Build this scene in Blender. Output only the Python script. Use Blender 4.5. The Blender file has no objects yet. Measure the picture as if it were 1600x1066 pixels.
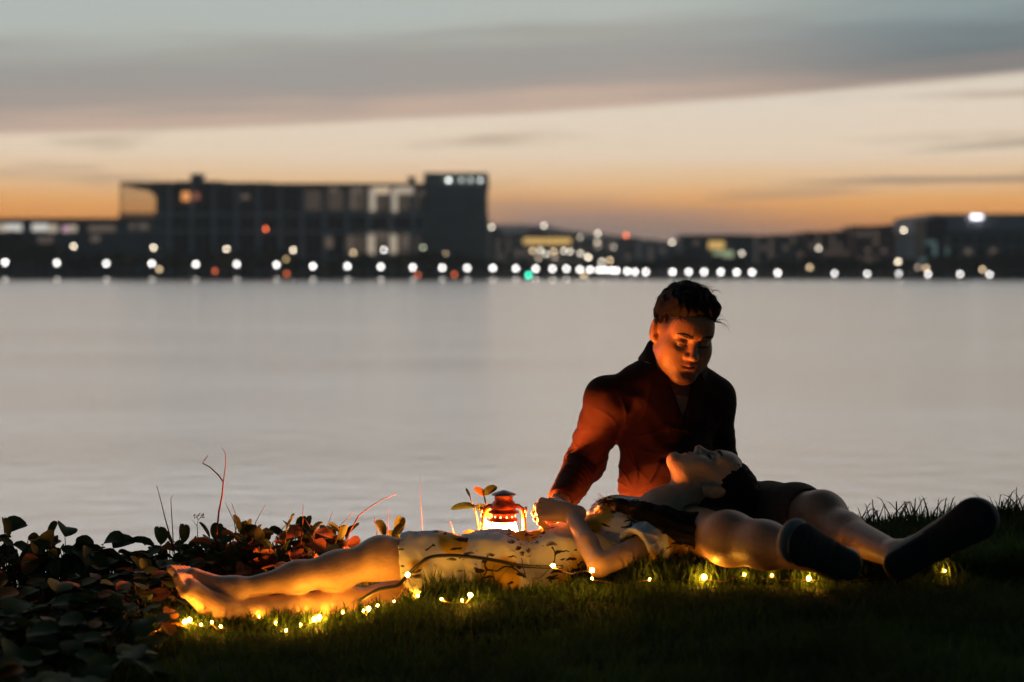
import bpy, math, random
import numpy as np
from mathutils import Vector, Matrix

# ------------------------------------------------------------------ camera
sc = bpy.context.scene
COL = sc.collection
CAMZ = 0.80
F = 2222.0            # focal length in pixels of the 1600 px frame (50 mm on 36 mm)
HY = 425.0            # row of the horizon
FOCUS = 3.82
cd = bpy.data.cameras.new('camera')
cam = bpy.data.objects.new('camera', cd)
COL.objects.link(cam)
cam.location = (0, 0, CAMZ)
cam.rotation_euler = (math.radians(90), 0, 0)
cd.lens = 50.0
cd.sensor_width = 36.0
cd.shift_y = -(533 - HY) / 1600.0
cd.clip_start = 0.05
cd.clip_end = 9000
cd.dof.use_dof = True
cd.dof.focus_distance = FOCUS
cd.dof.aperture_fstop = 2.05
sc.camera = cam
sc.view_settings.view_transform = 'Standard'
sc.view_settings.look = 'None'
sc.view_settings.exposure = 0
sc.view_settings.gamma = 1
sc.view_settings.use_curve_mapping = False
sc.render.engine = 'CYCLES'
cy = sc.cycles
cy.use_denoising = True
try:
    cy.denoiser = 'OPENIMAGEDENOISE'
except Exception:
    pass
cy.max_bounces = 6
cy.diffuse_bounces = 3
cy.glossy_bounces = 3
cy.transmission_bounces = 4
cy.volume_bounces = 0
cy.sample_clamp_indirect = 3.0
cy.caustics_reflective = False
cy.caustics_refractive = False
cy.use_light_tree = True


def lin(c):
    return tuple(((v / 255.0) / 12.92 if v <= 10 else (((v / 255.0) + 0.055) / 1.055) ** 2.4) for v in c)


def lin4(c):
    return lin(c) + (1.0,)


# ------------------------------------------------------------------ world: dusk sky
W = bpy.data.worlds.new("World")
sc.world = W
W.use_nodes = True
nt = W.node_tree
nt.nodes.clear()


class NG:
    """small helper for math node graphs"""
    def __init__(s, nt):
        s.nt = nt

    def n(s, t, **kw):
        nd = s.nt.nodes.new(t)
        for k, v in kw.items():
            setattr(nd, k, v)
        return nd

    def link(s, a, b):
        s.nt.links.new(a, b)

    def m(s, op, a, b=None, c=None, clamp=False):
        nd = s.nt.nodes.new('ShaderNodeMath')
        nd.operation = op
        nd.use_clamp = clamp
        for i, v in enumerate((a, b, c)):
            if v is None:
                continue
            if isinstance(v, (int, float)):
                nd.inputs[i].default_value = v
            else:
                s.link(v, nd.inputs[i])
        return nd.outputs[0]

    def mr(s, v, a, b, c=0.0, d=1.0, smooth=True):
        nd = s.nt.nodes.new('ShaderNodeMapRange')
        nd.interpolation_type = 'SMOOTHSTEP' if smooth else 'LINEAR'
        s.link(v, nd.inputs[0])
        for i, x in zip((1, 2, 3, 4), (a, b, c, d)):
            nd.inputs[i].default_value = x
        return nd.outputs[0]

    def mix(s, f, a, b):
        nd = s.nt.nodes.new('ShaderNodeMix')
        nd.data_type = 'RGBA'
        if isinstance(f, (int, float)):
            nd.inputs[0].default_value = f
        else:
            s.link(f, nd.inputs[0])
        for i, v in ((6, a), (7, b)):
            if isinstance(v, tuple):
                nd.inputs[i].default_value = v if len(v) == 4 else v + (1.0,)
            else:
                s.link(v, nd.inputs[i])
        return nd.outputs[2]

    def ramp(s, v, stops, interp='LINEAR'):
        nd = s.nt.nodes.new('ShaderNodeValToRGB')
        cr = nd.color_ramp
        cr.interpolation = interp
        while len(cr.elements) < len(stops):
            cr.elements.new(0.5)
        for e, (p, c) in zip(cr.elements, stops):
            e.position = p
            e.color = c if len(c) == 4 else tuple(c) + (1.0,)
        s.link(v, nd.inputs[0])
        return nd.outputs[0]


g = NG(nt)
tc = g.n('ShaderNodeTexCoord')
sep = g.n('ShaderNodeSeparateXYZ')
g.link(tc.outputs['Generated'], sep.inputs[0])
X, Y, Z = sep.outputs
el = g.m('ARCSINE', Z)                       # elevation, radians
az = g.m('ARCTAN2', X, Y)                    # azimuth from +Y, radians
H = g.m('MULTIPLY', el, F)                   # elevation in units of 1/2222 rad
A = g.m('MULTIPLY', az, F)
# streaky noise stretched along the horizon
cmb = g.n('ShaderNodeCombineXYZ')
g.link(g.m('MULTIPLY', az, 3.2), cmb.inputs[0])
g.link(g.m('MULTIPLY', el, 34.0), cmb.inputs[1])
nz = g.n('ShaderNodeTexNoise')
nz.inputs['Scale'].default_value = 1.6
nz.inputs['Detail'].default_value = 4.0
nz.inputs['Roughness'].default_value = 0.5
g.link(cmb.outputs[0], nz.inputs['Vector'])
N1 = g.m('SUBTRACT', nz.outputs['Fac'], 0.5)
cmb2 = g.n('ShaderNodeCombineXYZ')
g.link(g.m('ADD', g.m('MULTIPLY', az, 6.0), 7.3), cmb2.inputs[0])
g.link(g.m('SUBTRACT', g.m('MULTIPLY', el, 70.0), g.m('MULTIPLY', az, 2.5)), cmb2.inputs[1])
nz2 = g.n('ShaderNodeTexNoise')
nz2.inputs['Scale'].default_value = 1.0
nz2.inputs['Detail'].default_value = 3.0
g.link(cmb2.outputs[0], nz2.inputs['Vector'])
N2 = g.m('SUBTRACT', nz2.outputs['Fac'], 0.5)
Hn = g.m('ADD', H, g.m('MULTIPLY', N1, 26.0))
# clear sky under the cloud band
clear = g.ramp(g.m('DIVIDE', Hn, 450.0), [
    (0.00, lin4((240, 138, 70))), (0.17, lin4((254, 166, 78))), (0.24, lin4((250, 180, 104))),
    (0.31, lin4((238, 196, 148))), (0.40, lin4((232, 210, 184))), (0.55, lin4((222, 207, 188))),
    (1.0, lin4((180, 184, 178)))])
# mauve haze bank in the middle of the horizon
bank_top = g.m('SUBTRACT', 122.0, g.m('MULTIPLY', A, 0.055))
t_b = g.m('SUBTRACT', g.m('ADD', H, g.m('MULTIPLY', N2, 40.0)), bank_top)
bank = g.mr(t_b, 22.0, -50.0)
bank = g.m('MULTIPLY', bank, g.mr(A, -260.0, 60.0))
bank = g.m('MULTIPLY', bank, g.mr(A, 760.0, 260.0))
s1 = g.mix(g.m('MULTIPLY', bank, 0.92), clear, lin4((166, 144, 134)))
# thin dusky streaks in the clear part
stk = g.mr(N2, 0.06, 0.24)
stk = g.m('MULTIPLY', stk, g.mr(H, 60.0, 140.0))
s1 = g.mix(g.m('MULTIPLY', stk, 0.55), s1, lin4((168, 146, 126)))
# one dark streak low on the right, another above it
d1 = g.m('ABSOLUTE', g.m('SUBTRACT', H, g.m('ADD', 136.0, g.m('MULTIPLY', N1, 16.0))))
k1 = g.m('MULTIPLY', g.mr(d1, 9.0, 1.0), g.mr(A, 340.0, 620.0))
s1 = g.mix(g.m('MULTIPLY', k1, 0.75), s1, lin4((150, 132, 116)))
d2 = g.m('ABSOLUTE', g.m('SUBTRACT', H, g.m('ADD', 148.0, g.m('MULTIPLY', A, 0.055))))
k2 = g.m('MULTIPLY', g.mr(d2, 9.0, 1.0), g.mr(A, 560.0, 700.0))
s1 = g.mix(g.m('MULTIPLY', k2, 0.55), s1, lin4((158, 146, 126)))
# the sloping cloud band
edge = g.m('ADD', 246.0, g.m('MULTIPLY', A, 0.058))
t = g.m('SUBTRACT', g.m('ADD', H, g.m('MULTIPLY', N1, 10.0)), edge)
wisp = g.m('ADD', t, g.m('MULTIPLY', N2, 85.0))
band = g.ramp(g.m('DIVIDE', g.m('ADD', wisp, 20.0), 500.0), [
    (0.00, lin4((206, 176, 154))), (0.07, lin4((190, 167, 151))), (0.13, lin4((163, 152, 144))),
    (0.20, lin4((153, 149, 144))), (0.27, lin4((158, 158, 151))), (0.34, lin4((170, 175, 168))),
    (0.50, lin4((170, 178, 178))), (1.0, lin4((140, 150, 156)))])
dark = g.ramp(g.m('DIVIDE', g.m('ADD', wisp, 20.0), 500.0), [
    (0.00, lin4((190, 170, 152))), (0.05, lin4((142, 131, 125))), (0.12, lin4((110, 118, 120))),
    (0.20, lin4((118, 130, 133))), (0.30, lin4((140, 153, 153))), (1.0, lin4((120, 134, 140)))])
band = g.mix(g.mr(A, 150.0, 720.0), band, dark)
s2 = g.mix(g.mr(t, -7.0, 7.0), s1, band)
# sky higher than the picture: cooler and darker towards the zenith, and dark behind the viewer
hi = g.ramp(g.m('DIVIDE', el, 1.5708), [
    (0.0, lin4((184, 186, 184))), (0.20, lin4((214, 206, 198))), (0.30, lin4((190, 188, 188))), (0.40, lin4((80, 92, 110))),
    (0.55, lin4((20, 30, 44))), (1.0, lin4((10, 18, 30)))])
s3 = g.mix(g.mr(el, 0.20, 0.34), s2, hi)
back = g.ramp(g.m('DIVIDE', el, 1.5708), [
    (0.0, lin4((26, 46, 52))), (1.0, lin4((14, 32, 42)))])
aab = g.m('ABSOLUTE', az)
s4 = g.mix(g.mr(aab, 0.75, 1.7), s3, back)
below = g.mr(el, -0.02, -0.002)
s5 = g.mix(below, lin4((14, 18, 20)), s4)
bg = g.n('ShaderNodeBackground')
g.link(s5, bg.inputs[0])
bg.inputs[1].default_value = 1.24
out = g.n('ShaderNodeOutputWorld')
g.link(bg.outputs[0], out.inputs[0])
W.cycles.sampling_method = 'MANUAL'
W.cycles.sample_map_resolution = 1024


# ------------------------------------------------------------------ helpers
def P(px, py, y):
    """world point seen at picture position px, py at distance y"""
    return np.array([(px - 800.0) / F * y, y, CAMZ - (py - HY) / F * y])


def tag(o, label=None, cat=None, group=None, kind=None):
    if label:
        o['label'] = label
    if cat:
        o['category'] = cat
    if group:
        o['group'] = group
    if kind:
        o['kind'] = kind
    return o


def empty(name, loc=(0, 0, 0), label=None, cat=None, group=None, rz=0.0):
    o = bpy.data.objects.new(name, None)
    COL.objects.link(o)
    o.location = tuple(float(v) for v in loc)
    o.rotation_euler = (0, 0, rz)
    o.empty_display_size = 0.1
    tag(o, label, cat, group)
    return o


def mesh_obj(name, V, Fc, mat, parent=None, smooth=True, colors=None, loc=None):
    """V in world coordinates (or local to parent when loc is 'local')"""
    V = np.asarray(V, dtype=np.float32).reshape(-1, 3)
    if parent is not None and loc != 'local':
        o_ = np.array(parent_origin(parent), dtype=np.float32)
        V = V - o_
    me = bpy.data.meshes.new(name)
    if isinstance(Fc, np.ndarray):
        n = Fc.shape[1]
        me.vertices.add(len(V))
        me.vertices.foreach_set('co', V.ravel())
        me.loops.add(Fc.size)
        me.loops.foreach_set('vertex_index', Fc.astype(np.int32).ravel())
        me.polygons.add(len(Fc))
        me.polygons.foreach_set('loop_start', np.arange(0, Fc.size, n, dtype=np.int32))
        me.update(calc_edges=True)
    else:
        me.from_pydata([tuple(map(float, v)) for v in V], [], [tuple(int(i) for i in f) for f in Fc])
        me.update()
    if smooth:
        me.polygons.foreach_set('use_smooth', np.ones(len(me.polygons), dtype=bool))
    if colors is not None:
        at = me.color_attributes.new('Col', 'FLOAT_COLOR', 'POINT')
        c4 = np.ones((len(V), 4), dtype=np.float32)
        c4[:, :3] = colors
        at.data.foreach_set('color', c4.ravel())
    me.materials.append(mat)
    o = bpy.data.objects.new(name, me)
    COL.objects.link(o)
    if parent is not None:
        o.parent = parent
    return o


def parent_origin(p):
    v = Vector((0, 0, 0))
    while p is not None:
        v = v + Vector(p.location)
        p = p.parent
    return v


class MB:
    """collects boxes, tubes and rings of one mesh"""
    def __init__(s):
        s.v = []
        s.f = []

    def add(s, V, Fc):
        b = len(s.v)
        s.v.extend([tuple(map(float, v)) for v in V])
        s.f.extend([tuple(int(i) + b for i in f) for f in Fc])

    def box(s, x0, x1, y0, y1, z0, z1):
        s.add([(x0, y0, z0), (x1, y0, z0), (x1, y1, z0), (x0, y1, z0), (x0, y0, z1), (x1, y0, z1), (x1, y1, z1), (x0, y1, z1)],
              [(0, 3, 2, 1), (4, 5, 6, 7), (0, 1, 5, 4), (1, 2, 6, 5), (2, 3, 7, 6), (3, 0, 4, 7)])

    def tube(s, pts, rad, n=8, cap=True):
        pts = [np.array(p, float) for p in pts]
        if not hasattr(rad, '__len__'):
            rad = [rad] * len(pts)
        rings = []
        up = None
        for i, p in enumerate(pts):
            a = pts[max(i - 1, 0)]
            b = pts[min(i + 1, len(pts) - 1)]
            d = b - a
            d = d / (np.linalg.norm(d) + 1e-12)
            if up is None:
                up = np.array([0, 0, 1.0]) if abs(d[2]) < 0.9 else np.array([1.0, 0, 0])
            u = np.cross(d, up)
            u /= (np.linalg.norm(u) + 1e-12)
            w = np.cross(u, d)
            up = w
            rings.append([p + rad[i] * (math.cos(2 * math.pi * k / n) * u + math.sin(2 * math.pi * k / n) * w) for k in range(n)])
        V = [v for r in rings for v in r]
        Fc = []
        for i in range(len(pts) - 1):
            for k in range(n):
                k2 = (k + 1) % n
                Fc.append((i * n + k, i * n + k2, (i + 1) * n + k2, (i + 1) * n + k))
        if cap:
            Fc.append(tuple(range(n))[::-1])
            Fc.append(tuple((len(pts) - 1) * n + k for k in range(n)))
        s.add(V, Fc)

    def lathe(s, prof, c, n=24, squash=(1, 1)):
        """prof = [(r, z)...] about the vertical through c"""
        V = []
        for r, z in prof:
            for k in range(n):
                a = 2 * math.pi * k / n
                V.append((c[0] + r * squash[0] * math.cos(a), c[1] + r * squash[1] * math.sin(a), c[2] + z))
        Fc = []
        for i in range(len(prof) - 1):
            for k in range(n):
                k2 = (k + 1) % n
                Fc.append((i * n + k, i * n + k2, (i + 1) * n + k2, (i + 1) * n + k))
        Fc.append(tuple(range(n))[::-1])
        Fc.append(tuple((len(prof) - 1) * n + k for k in range(n)))
        s.add(V, Fc)

    def build(s, name, mat, parent=None, smooth=False, loc=None):
        return mesh_obj(name, s.v, s.f, mat, parent, smooth, loc=loc)


# ------------------------------------------------------------------ materials
def material(name, col, rough=0.8, metal=0.0, noise=None, bump=None, spec=0.5, attr=False, sheen=0.0, sss=0.0, trans=0.0):
    """noise=(scale, amount), bump=(scale, distance)"""
    m = bpy.data.materials.new(name)
    m.use_nodes = True
    q = NG(m.node_tree)
    b = m.node_tree.nodes['Principled BSDF']
    b.inputs['Roughness'].default_value = rough
    b.inputs['Metallic'].default_value = metal
    b.inputs['Specular IOR Level'].default_value = spec
    c = col if len(col) == 4 else tuple(col) + (1.0,)
    b.inputs['Base Color'].default_value = c
    tcn = q.n('ShaderNodeTexCoord')
    src = None
    if attr:
        a = q.n('ShaderNodeAttribute')
        a.attribute_name = 'Col'
        src = a.outputs['Color']
    if noise:
        nn = q.n('ShaderNodeTexNoise')
        nn.inputs['Scale'].default_value = noise[0]
        nn.inputs['Detail'].default_value = 4
        q.link(tcn.outputs['Object'], nn.inputs['Vector'])
        f = q.mr(nn.outputs['Fac'], 0.25, 0.75, 1 - noise[1], 1 + noise[1], smooth=False)
        mul = q.n('ShaderNodeVectorMath', operation='SCALE')
        if src is not None:
            q.link(src, mul.inputs[0])
        else:
            mul.inputs[0].default_value = c[:3]
        q.link(f, mul.inputs['Scale'])
        src = mul.outputs[0]
    if src is not None:
        q.link(src, b.inputs['Base Color'])
    if bump:
        nb = q.n('ShaderNodeTexNoise')
        nb.inputs['Scale'].default_value = bump[0]
        nb.inputs['Detail'].default_value = 3
        q.link(tcn.outputs['Object'], nb.inputs['Vector'])
        bp = q.n('ShaderNodeBump')
        bp.inputs['Distance'].default_value = bump[1]
        bp.inputs['Strength'].default_value = 1.0
        q.link(nb.outputs['Fac'], bp.inputs['Height'])
        q.link(bp.outputs[0], b.inputs['Normal'])
    if sheen:
        b.inputs['Sheen Weight'].default_value = sheen
    if sss:
        b.inputs['Subsurface Weight'].default_value = sss
        b.inputs['Subsurface Radius'].default_value = (0.012, 0.005, 0.003)
        b.inputs['Subsurface Scale'].default_value = 1.0
    if trans:
        t_ = q.n('ShaderNodeBsdfTranslucent')
        if src is not None:
            q.link(src, t_.inputs['Color'])
        else:
            t_.inputs['Color'].default_value = c
        ms = q.n('ShaderNodeMixShader')
        ms.inputs[0].default_value = trans
        q.link(b.outputs[0], ms.inputs[1])
        q.link(t_.outputs[0], ms.inputs[2])
        q.link(ms.outputs[0], m.node_tree.nodes['Material Output'].inputs[0])
    return m


def emitter(name, col, strength, light=False):
    m = bpy.data.materials.new(name)
    m.use_nodes = True
    ntm = m.node_tree
    ntm.nodes.clear()
    e = ntm.nodes.new('ShaderNodeEmission')
    e.inputs[0].default_value = tuple(col) + (1.0,)
    e.inputs[1].default_value = strength
    o = ntm.nodes.new('ShaderNodeOutputMaterial')
    ntm.links.new(e.outputs[0], o.inputs[0])
    m.cycles.emission_sampling = 'FRONT' if light else 'NONE'
    return m


# ------------------------------------------------------------------ signed distance modelling (bodies, clothes, hair)
class Frame:
    def __init__(s, o, fwd, up, scale=1.0):
        fwd = np.array(fwd, float)
        fwd /= np.linalg.norm(fwd)
        up = np.array(up, float)
        up = up - fwd * np.dot(up, fwd)
        up /= np.linalg.norm(up)
        right = np.cross(fwd, up)
        s.M = np.stack([right, fwd, up], axis=1)
        s.o = np.array(o, float)
        s.s = scale

    def w(s, p):
        return s.o + s.M @ (np.array(p, float) * s.s)

    def loc(s, V):
        return (np.asarray(V) - s.o) @ s.M / s.s


class Field:
    def __init__(s, lo, hi, h):
        s.lo = np.array(lo, float)
        s.h = h
        s.n = np.ceil((np.array(hi, float) - s.lo) / h).astype(int) + 1
        s.F = np.full(s.n, 1.0, dtype=np.float32)

    def _sl(s, a, b):
        i0 = np.maximum(np.floor((np.array(a) - s.lo) / s.h).astype(int), 0)
        i1 = np.minimum(np.ceil((np.array(b) - s.lo) / s.h).astype(int) + 1, s.n)
        if np.any(i1 <= i0):
            return None, (None, None, None)
        ax = [(s.lo[d] + s.h * np.arange(i0[d], i1[d])).astype(np.float32) for d in range(3)]
        return tuple(slice(i0[d], i1[d]) for d in range(3)), (ax[0][:, None, None], ax[1][None, :, None], ax[2][None, None, :])

    def _put(s, sl, d, k, op):
        A_ = s.F[sl]
        d = d.astype(np.float32)
        if op == 'u':
            hh = np.maximum(k - np.abs(A_ - d), 0) / k
            s.F[sl] = np.minimum(A_, d) - hh * hh * k * 0.25
        elif op == 's':
            d = -d
            hh = np.maximum(k - np.abs(A_ - d), 0) / k
            s.F[sl] = np.maximum(A_, d) + hh * hh * k * 0.25

    def rc(s, a, b, ra, rb, k=0.02, op='u', fr=None, flat=None):
        """tapered capsule; flat=(direction, factor) flattens the cross-section along a direction"""
        if fr is not None:
            a, b = fr.w(a), fr.w(b)
            ra, rb, k = ra * fr.s, rb * fr.s, k * fr.s
            if flat is not None:
                flat = (fr.M @ np.array(flat[0], float), flat[1])
        a = np.array(a, float)
        b = np.array(b, float)
        R = max(ra, rb) + k + 4 * s.h
        if flat is not None:
            R *= max(1.0, flat[1])
        sl, (x, y, z) = s._sl(np.minimum(a, b) - R, np.maximum(a, b) + R)
        if sl is None:
            return
        ab = b - a
        L2 = float(ab @ ab) + 1e-12
        px, py, pz = x - a[0], y - a[1], z - a[2]
        t_ = np.clip((px * ab[0] + py * ab[1] + pz * ab[2]) / L2, 0, 1)
        qx, qy, qz = px - t_ * ab[0], py - t_ * ab[1], pz - t_ * ab[2]
        if flat is not None:
            dr = np.array(flat[0], float)
            dr /= np.linalg.norm(dr)
            c = (qx * dr[0] + qy * dr[1] + qz * dr[2]) * (1.0 / flat[1] - 1.0)
            qx, qy, qz = qx + c * dr[0], qy + c * dr[1], qz + c * dr[2]
            d = (np.sqrt(qx * qx + qy * qy + qz * qz) - (ra + (rb - ra) * t_)) * min(1.0, flat[1])
        else:
            d = np.sqrt(qx * qx + qy * qy + qz * qz) - (ra + (rb - ra) * t_)
        s._put(sl, d, k, op)

    def chain(s, pts, rad, k=0.02, fr=None, flat=None):
        for i in range(len(pts) - 1):
            s.rc(pts[i], pts[i + 1], rad[i], rad[i + 1], k, 'u', fr, flat)

    def el(s, c, r, k=0.02, op='u', fr=None, ax=None):
        """ellipsoid; ax = 3x3 matrix of axes (columns) in world or frame coordinates"""
        M = np.eye(3) if ax is None else np.array(ax, float)
        r = np.array(r, float)
        if fr is not None:
            c = fr.w(c)
            M = fr.M @ M
            r = r * fr.s
            k = k * fr.s
        c = np.array(c, float)
        R = (r.max() + k + 4 * s.h) * np.ones(3)
        if ax is None and fr is None:
            R = r + k + 4 * s.h
        sl, (x, y, z) = s._sl(c - R, c + R)
        if sl is None:
            return
        px, py, pz = x - c[0], y - c[1], z - c[2]
        u = (px * M[0, 0] + py * M[1, 0] + pz * M[2, 0])
        v = (px * M[0, 1] + py * M[1, 1] + pz * M[2, 1])
        w = (px * M[0, 2] + py * M[1, 2] + pz * M[2, 2])
        k0 = np.sqrt((u / r[0]) ** 2 + (v / r[1]) ** 2 + (w / r[2]) ** 2) + 1e-6
        k1 = np.sqrt((u / r[0] ** 2) ** 2 + (v / r[1] ** 2) ** 2 + (w / r[2] ** 2) ** 2) + 1e-6
        s._put(sl, k0 * (k0 - 1.0) / k1, k, op)

    def join(s, other, k=0.004):
        s._put((slice(None),) * 3, other.F, k, 'u')

    def fn(s, lo, hi, func, k=0.01, op='u'):
        sl, (x, y, z) = s._sl(lo, hi)
        s._put(sl, func(x, y, z), k, op)

    def wrinkle(s, amp, scale, dirn, seed=0, lo=None, hi=None):
        """fold-like displacement: ridges running roughly across dirn"""
        lo = s.lo if lo is None else lo
        hi = (s.lo + s.n * s.h) if hi is None else hi
        sl, (x, y, z) = s._sl(lo, hi)
        A_ = s.F[sl]
        d = np.array(dirn, float)
        d /= np.linalg.norm(d)
        w1 = 1.7 * np.sin(scale * 0.31 * (x * 1.3 + z * 0.7) + seed) + 1.3 * np.sin(scale * 0.43 * (y - x * 0.6 + z * 0.5) + seed * 2.1)
        w2 = np.sin(scale * (x * d[0] + y * d[1] + z * d[2]) + w1)
        w3 = np.sin(scale * 0.57 * (x * d[1] - y * d[0] + z * 0.8) + 1.9 * w1 + 1.0)
        m = np.abs(A_) < 0.03
        A_[m] += ((w2 * 0.65 + w3 * 0.35) * amp * np.ones_like(A_))[m].astype(np.float32)

    def folds(s, a, b, amp, pitch, rad, seed=0.0, t0=0.0, t1=1.0):
        """creases that run around a limb from a to b"""
        a = np.array(a, float)
        b = np.array(b, float)
        L_ = np.linalg.norm(b - a)
        d = (b - a) / L_
        u = np.cross(d, (0.3, 1.0, 0.2))
        u /= np.linalg.norm(u)
        w = np.cross(d, u)
        sl, (x, y, z) = s._sl(np.minimum(a, b) - rad, np.maximum(a, b) + rad)
        qx, qy, qz = x - a[0], y - a[1], z - a[2]
        t_ = qx * d[0] + qy * d[1] + qz * d[2]
        cu = qx * u[0] + qy * u[1] + qz * u[2]
        cw = qx * w[0] + qy * w[1] + qz * w[2]
        an = np.arctan2(cw, cu)
        ph = 2 * np.pi * t_ / pitch + 1.5 * np.sin(an * 2 + seed) + 0.9 * np.sin(an * 3 + seed * 2 + t_ * 40)
        am = 0.55 + 0.45 * np.sin(an * 1.0 + seed * 1.7 + t_ * 25)
        env = sstep(t0 * L_ - 0.02, t0 * L_ + 0.02, t_) * (1 - sstep(t1 * L_ - 0.02, t1 * L_ + 0.02, t_))
        rr = np.sqrt(cu * cu + cw * cw)
        v = (1 - np.abs(np.sin(ph * 0.5))) ** 2.6
        A_ = s.F[sl]
        m = (np.abs(A_) < 0.02) & (rr < rad)
        A_[m] += ((amp * 0.25 * env - v * amp * am * env) * np.ones_like(A_))[m].astype(np.float32)

    def rays(s, c, n0, amp, count, r0, r1, seed=0.0):
        """creases fanning out from a point c on cloth facing along n0"""
        c = np.array(c, float)
        n0 = np.array(n0, float) / np.linalg.norm(n0)
        u = np.cross(n0, (0, 0.01, 1.0))
        u /= np.linalg.norm(u)
        w = np.cross(n0, u)
        sl, (x, y, z) = s._sl(c - r1, c + r1)
        qx, qy, qz = x - c[0], y - c[1], z - c[2]
        cu = qx * u[0] + qy * u[1] + qz * u[2]
        cw = qx * w[0] + qy * w[1] + qz * w[2]
        rr = np.sqrt(cu * cu + cw * cw) + 1e-6
        an = np.arctan2(cw, cu)
        v = (1 - np.abs(np.sin(an * count * 0.5 + seed + 0.7 * np.sin(rr * 26 + seed)))) ** 4.0
        env = sstep(0.0, r0, rr) * (1 - sstep(r0, r1, rr))
        A_ = s.F[sl]
        m = (np.abs(A_) < 0.02)
        A_[m] -= (v * amp * env * np.ones_like(A_))[m].astype(np.float32)

    def mesh(s):
        Fg = s.F
        S = Fg < 0
        n = s.n
        cnt = np.zeros(n - 1, dtype=np.uint8)
        for i in (0, 1):
            for j in (0, 1):
                for k in (0, 1):
                    cnt += S[i:n[0] - 1 + i, j:n[1] - 1 + j, k:n[2] - 1 + k]
        act = (cnt > 0) & (cnt < 8)
        idx = np.argwhere(act)
        ids = np.full(n - 1, -1, dtype=np.int32)
        ids[act] = np.arange(len(idx), dtype=np.int32)
        acc = np.zeros((len(idx), 3))
        c_ = np.zeros(len(idx))
        corners = [(i, j, k) for i in (0, 1) for j in (0, 1) for k in (0, 1)]
        vals = {c: Fg[idx[:, 0] + c[0], idx[:, 1] + c[1], idx[:, 2] + c[2]] for c in corners}
        for c in corners:
            for d in range(3):
                if c[d] == 0:
                    e = list(c)
                    e[d] = 1
                    e = tuple(e)
                    fa, fb = vals[c], vals[e]
                    cr = (fa < 0) != (fb < 0)
                    t_ = np.where(cr, fa / np.where(cr, fa - fb, 1), 0)
                    p = np.array(c, float)[None, :].repeat(len(idx), 0)
                    p[:, d] += t_
                    acc[cr] += p[cr]
                    c_ += cr
        V = s.lo + s.h * (idx + acc / c_[:, None])
        faces = []
        for d in range(3):
            a, b = (d + 1) % 3, (d + 2) % 3
            sl0 = [slice(1, n[q] - 1) for q in range(3)]
            sl1 = [slice(1, n[q] - 1) for q in range(3)]
            sl0[d] = slice(0, n[d] - 1)
            sl1[d] = slice(1, n[d])
            A0, A1 = S[tuple(sl0)], S[tuple(sl1)]
            ch = np.argwhere(A0 != A1)
            ins = A0[ch[:, 0], ch[:, 1], ch[:, 2]]
            off = np.array([1, 1, 1])
            off[d] = 0
            ch = ch + off
            q = []
            for da, db in ((-1, -1), (0, -1), (0, 0), (-1, 0)):
                t_ = ch.copy()
                t_[:, a] += da
                t_[:, b] += db
                q.append(ids[t_[:, 0], t_[:, 1], t_[:, 2]])
            q = np.stack(q, 1)
            q[~ins] = q[~ins][:, ::-1]
            faces.append(q)
        Fc = np.concatenate(faces)
        Fc = Fc[(Fc >= 0).all(1)]
        return V, Fc


def biggest(V, Fc):
    """drop stray crumbs: keep the largest connected piece"""
    n = len(V)
    lab = np.arange(n)
    e = np.concatenate([Fc[:, [0, 1]], Fc[:, [1, 2]], Fc[:, [2, 3]], Fc[:, [3, 0]]])
    for _ in range(400):
        m = np.minimum(lab[e[:, 0]], lab[e[:, 1]])
        old = lab.copy()
        np.minimum.at(lab, e[:, 0], m)
        np.minimum.at(lab, e[:, 1], m)
        lab = lab[lab]
        if np.array_equal(old, lab):
            break
    u, c = np.unique(lab, return_counts=True)
    keep = lab == u[c.argmax()]
    new = np.cumsum(keep) - 1
    f = Fc[keep[Fc].all(1)]
    return V[keep], new[f].astype(np.int32)


def patch(V, Fc, mask, off, fr=None):
    """faces whose corners pass the mask, lifted off the surface"""
    f = Fc[mask[Fc].all(1)]
    n = np.cross(V[Fc[:, 2]] - V[Fc[:, 0]], V[Fc[:, 3]] - V[Fc[:, 1]])
    N = np.zeros_like(V)
    for k in range(4):
        np.add.at(N, Fc[:, k], n)
    N /= np.linalg.norm(N, axis=1, keepdims=True) + 1e-12
    ids = np.unique(f)
    mp = np.full(len(V), -1)
    mp[ids] = np.arange(len(ids))
    m = len(ids)
    V2 = np.concatenate([V[ids] + N[ids] * off, V[ids] - N[ids] * 0.001])
    f1 = mp[f]
    e = np.concatenate([f1[:, [0, 1]], f1[:, [1, 2]], f1[:, [2, 3]], f1[:, [3, 0]]])
    es = {}
    for a, b in e:
        es[(int(a), int(b))] = 1
    side = [(b, a, a + m, b + m) for (a, b) in es if (b, a) not in es]
    return V2, np.concatenate([f1, f1[:, ::-1] + m] + ([np.array(side)] if side else [])).astype(np.int32)


def sstep(a, b, x):
    t_ = np.clip((np.asarray(x, float) - a) / (b - a), 0, 1)
    return t_ * t_ * (3 - 2 * t_)


# ------------------------------------------------------------------ near ground
WATER = -1.36


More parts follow.
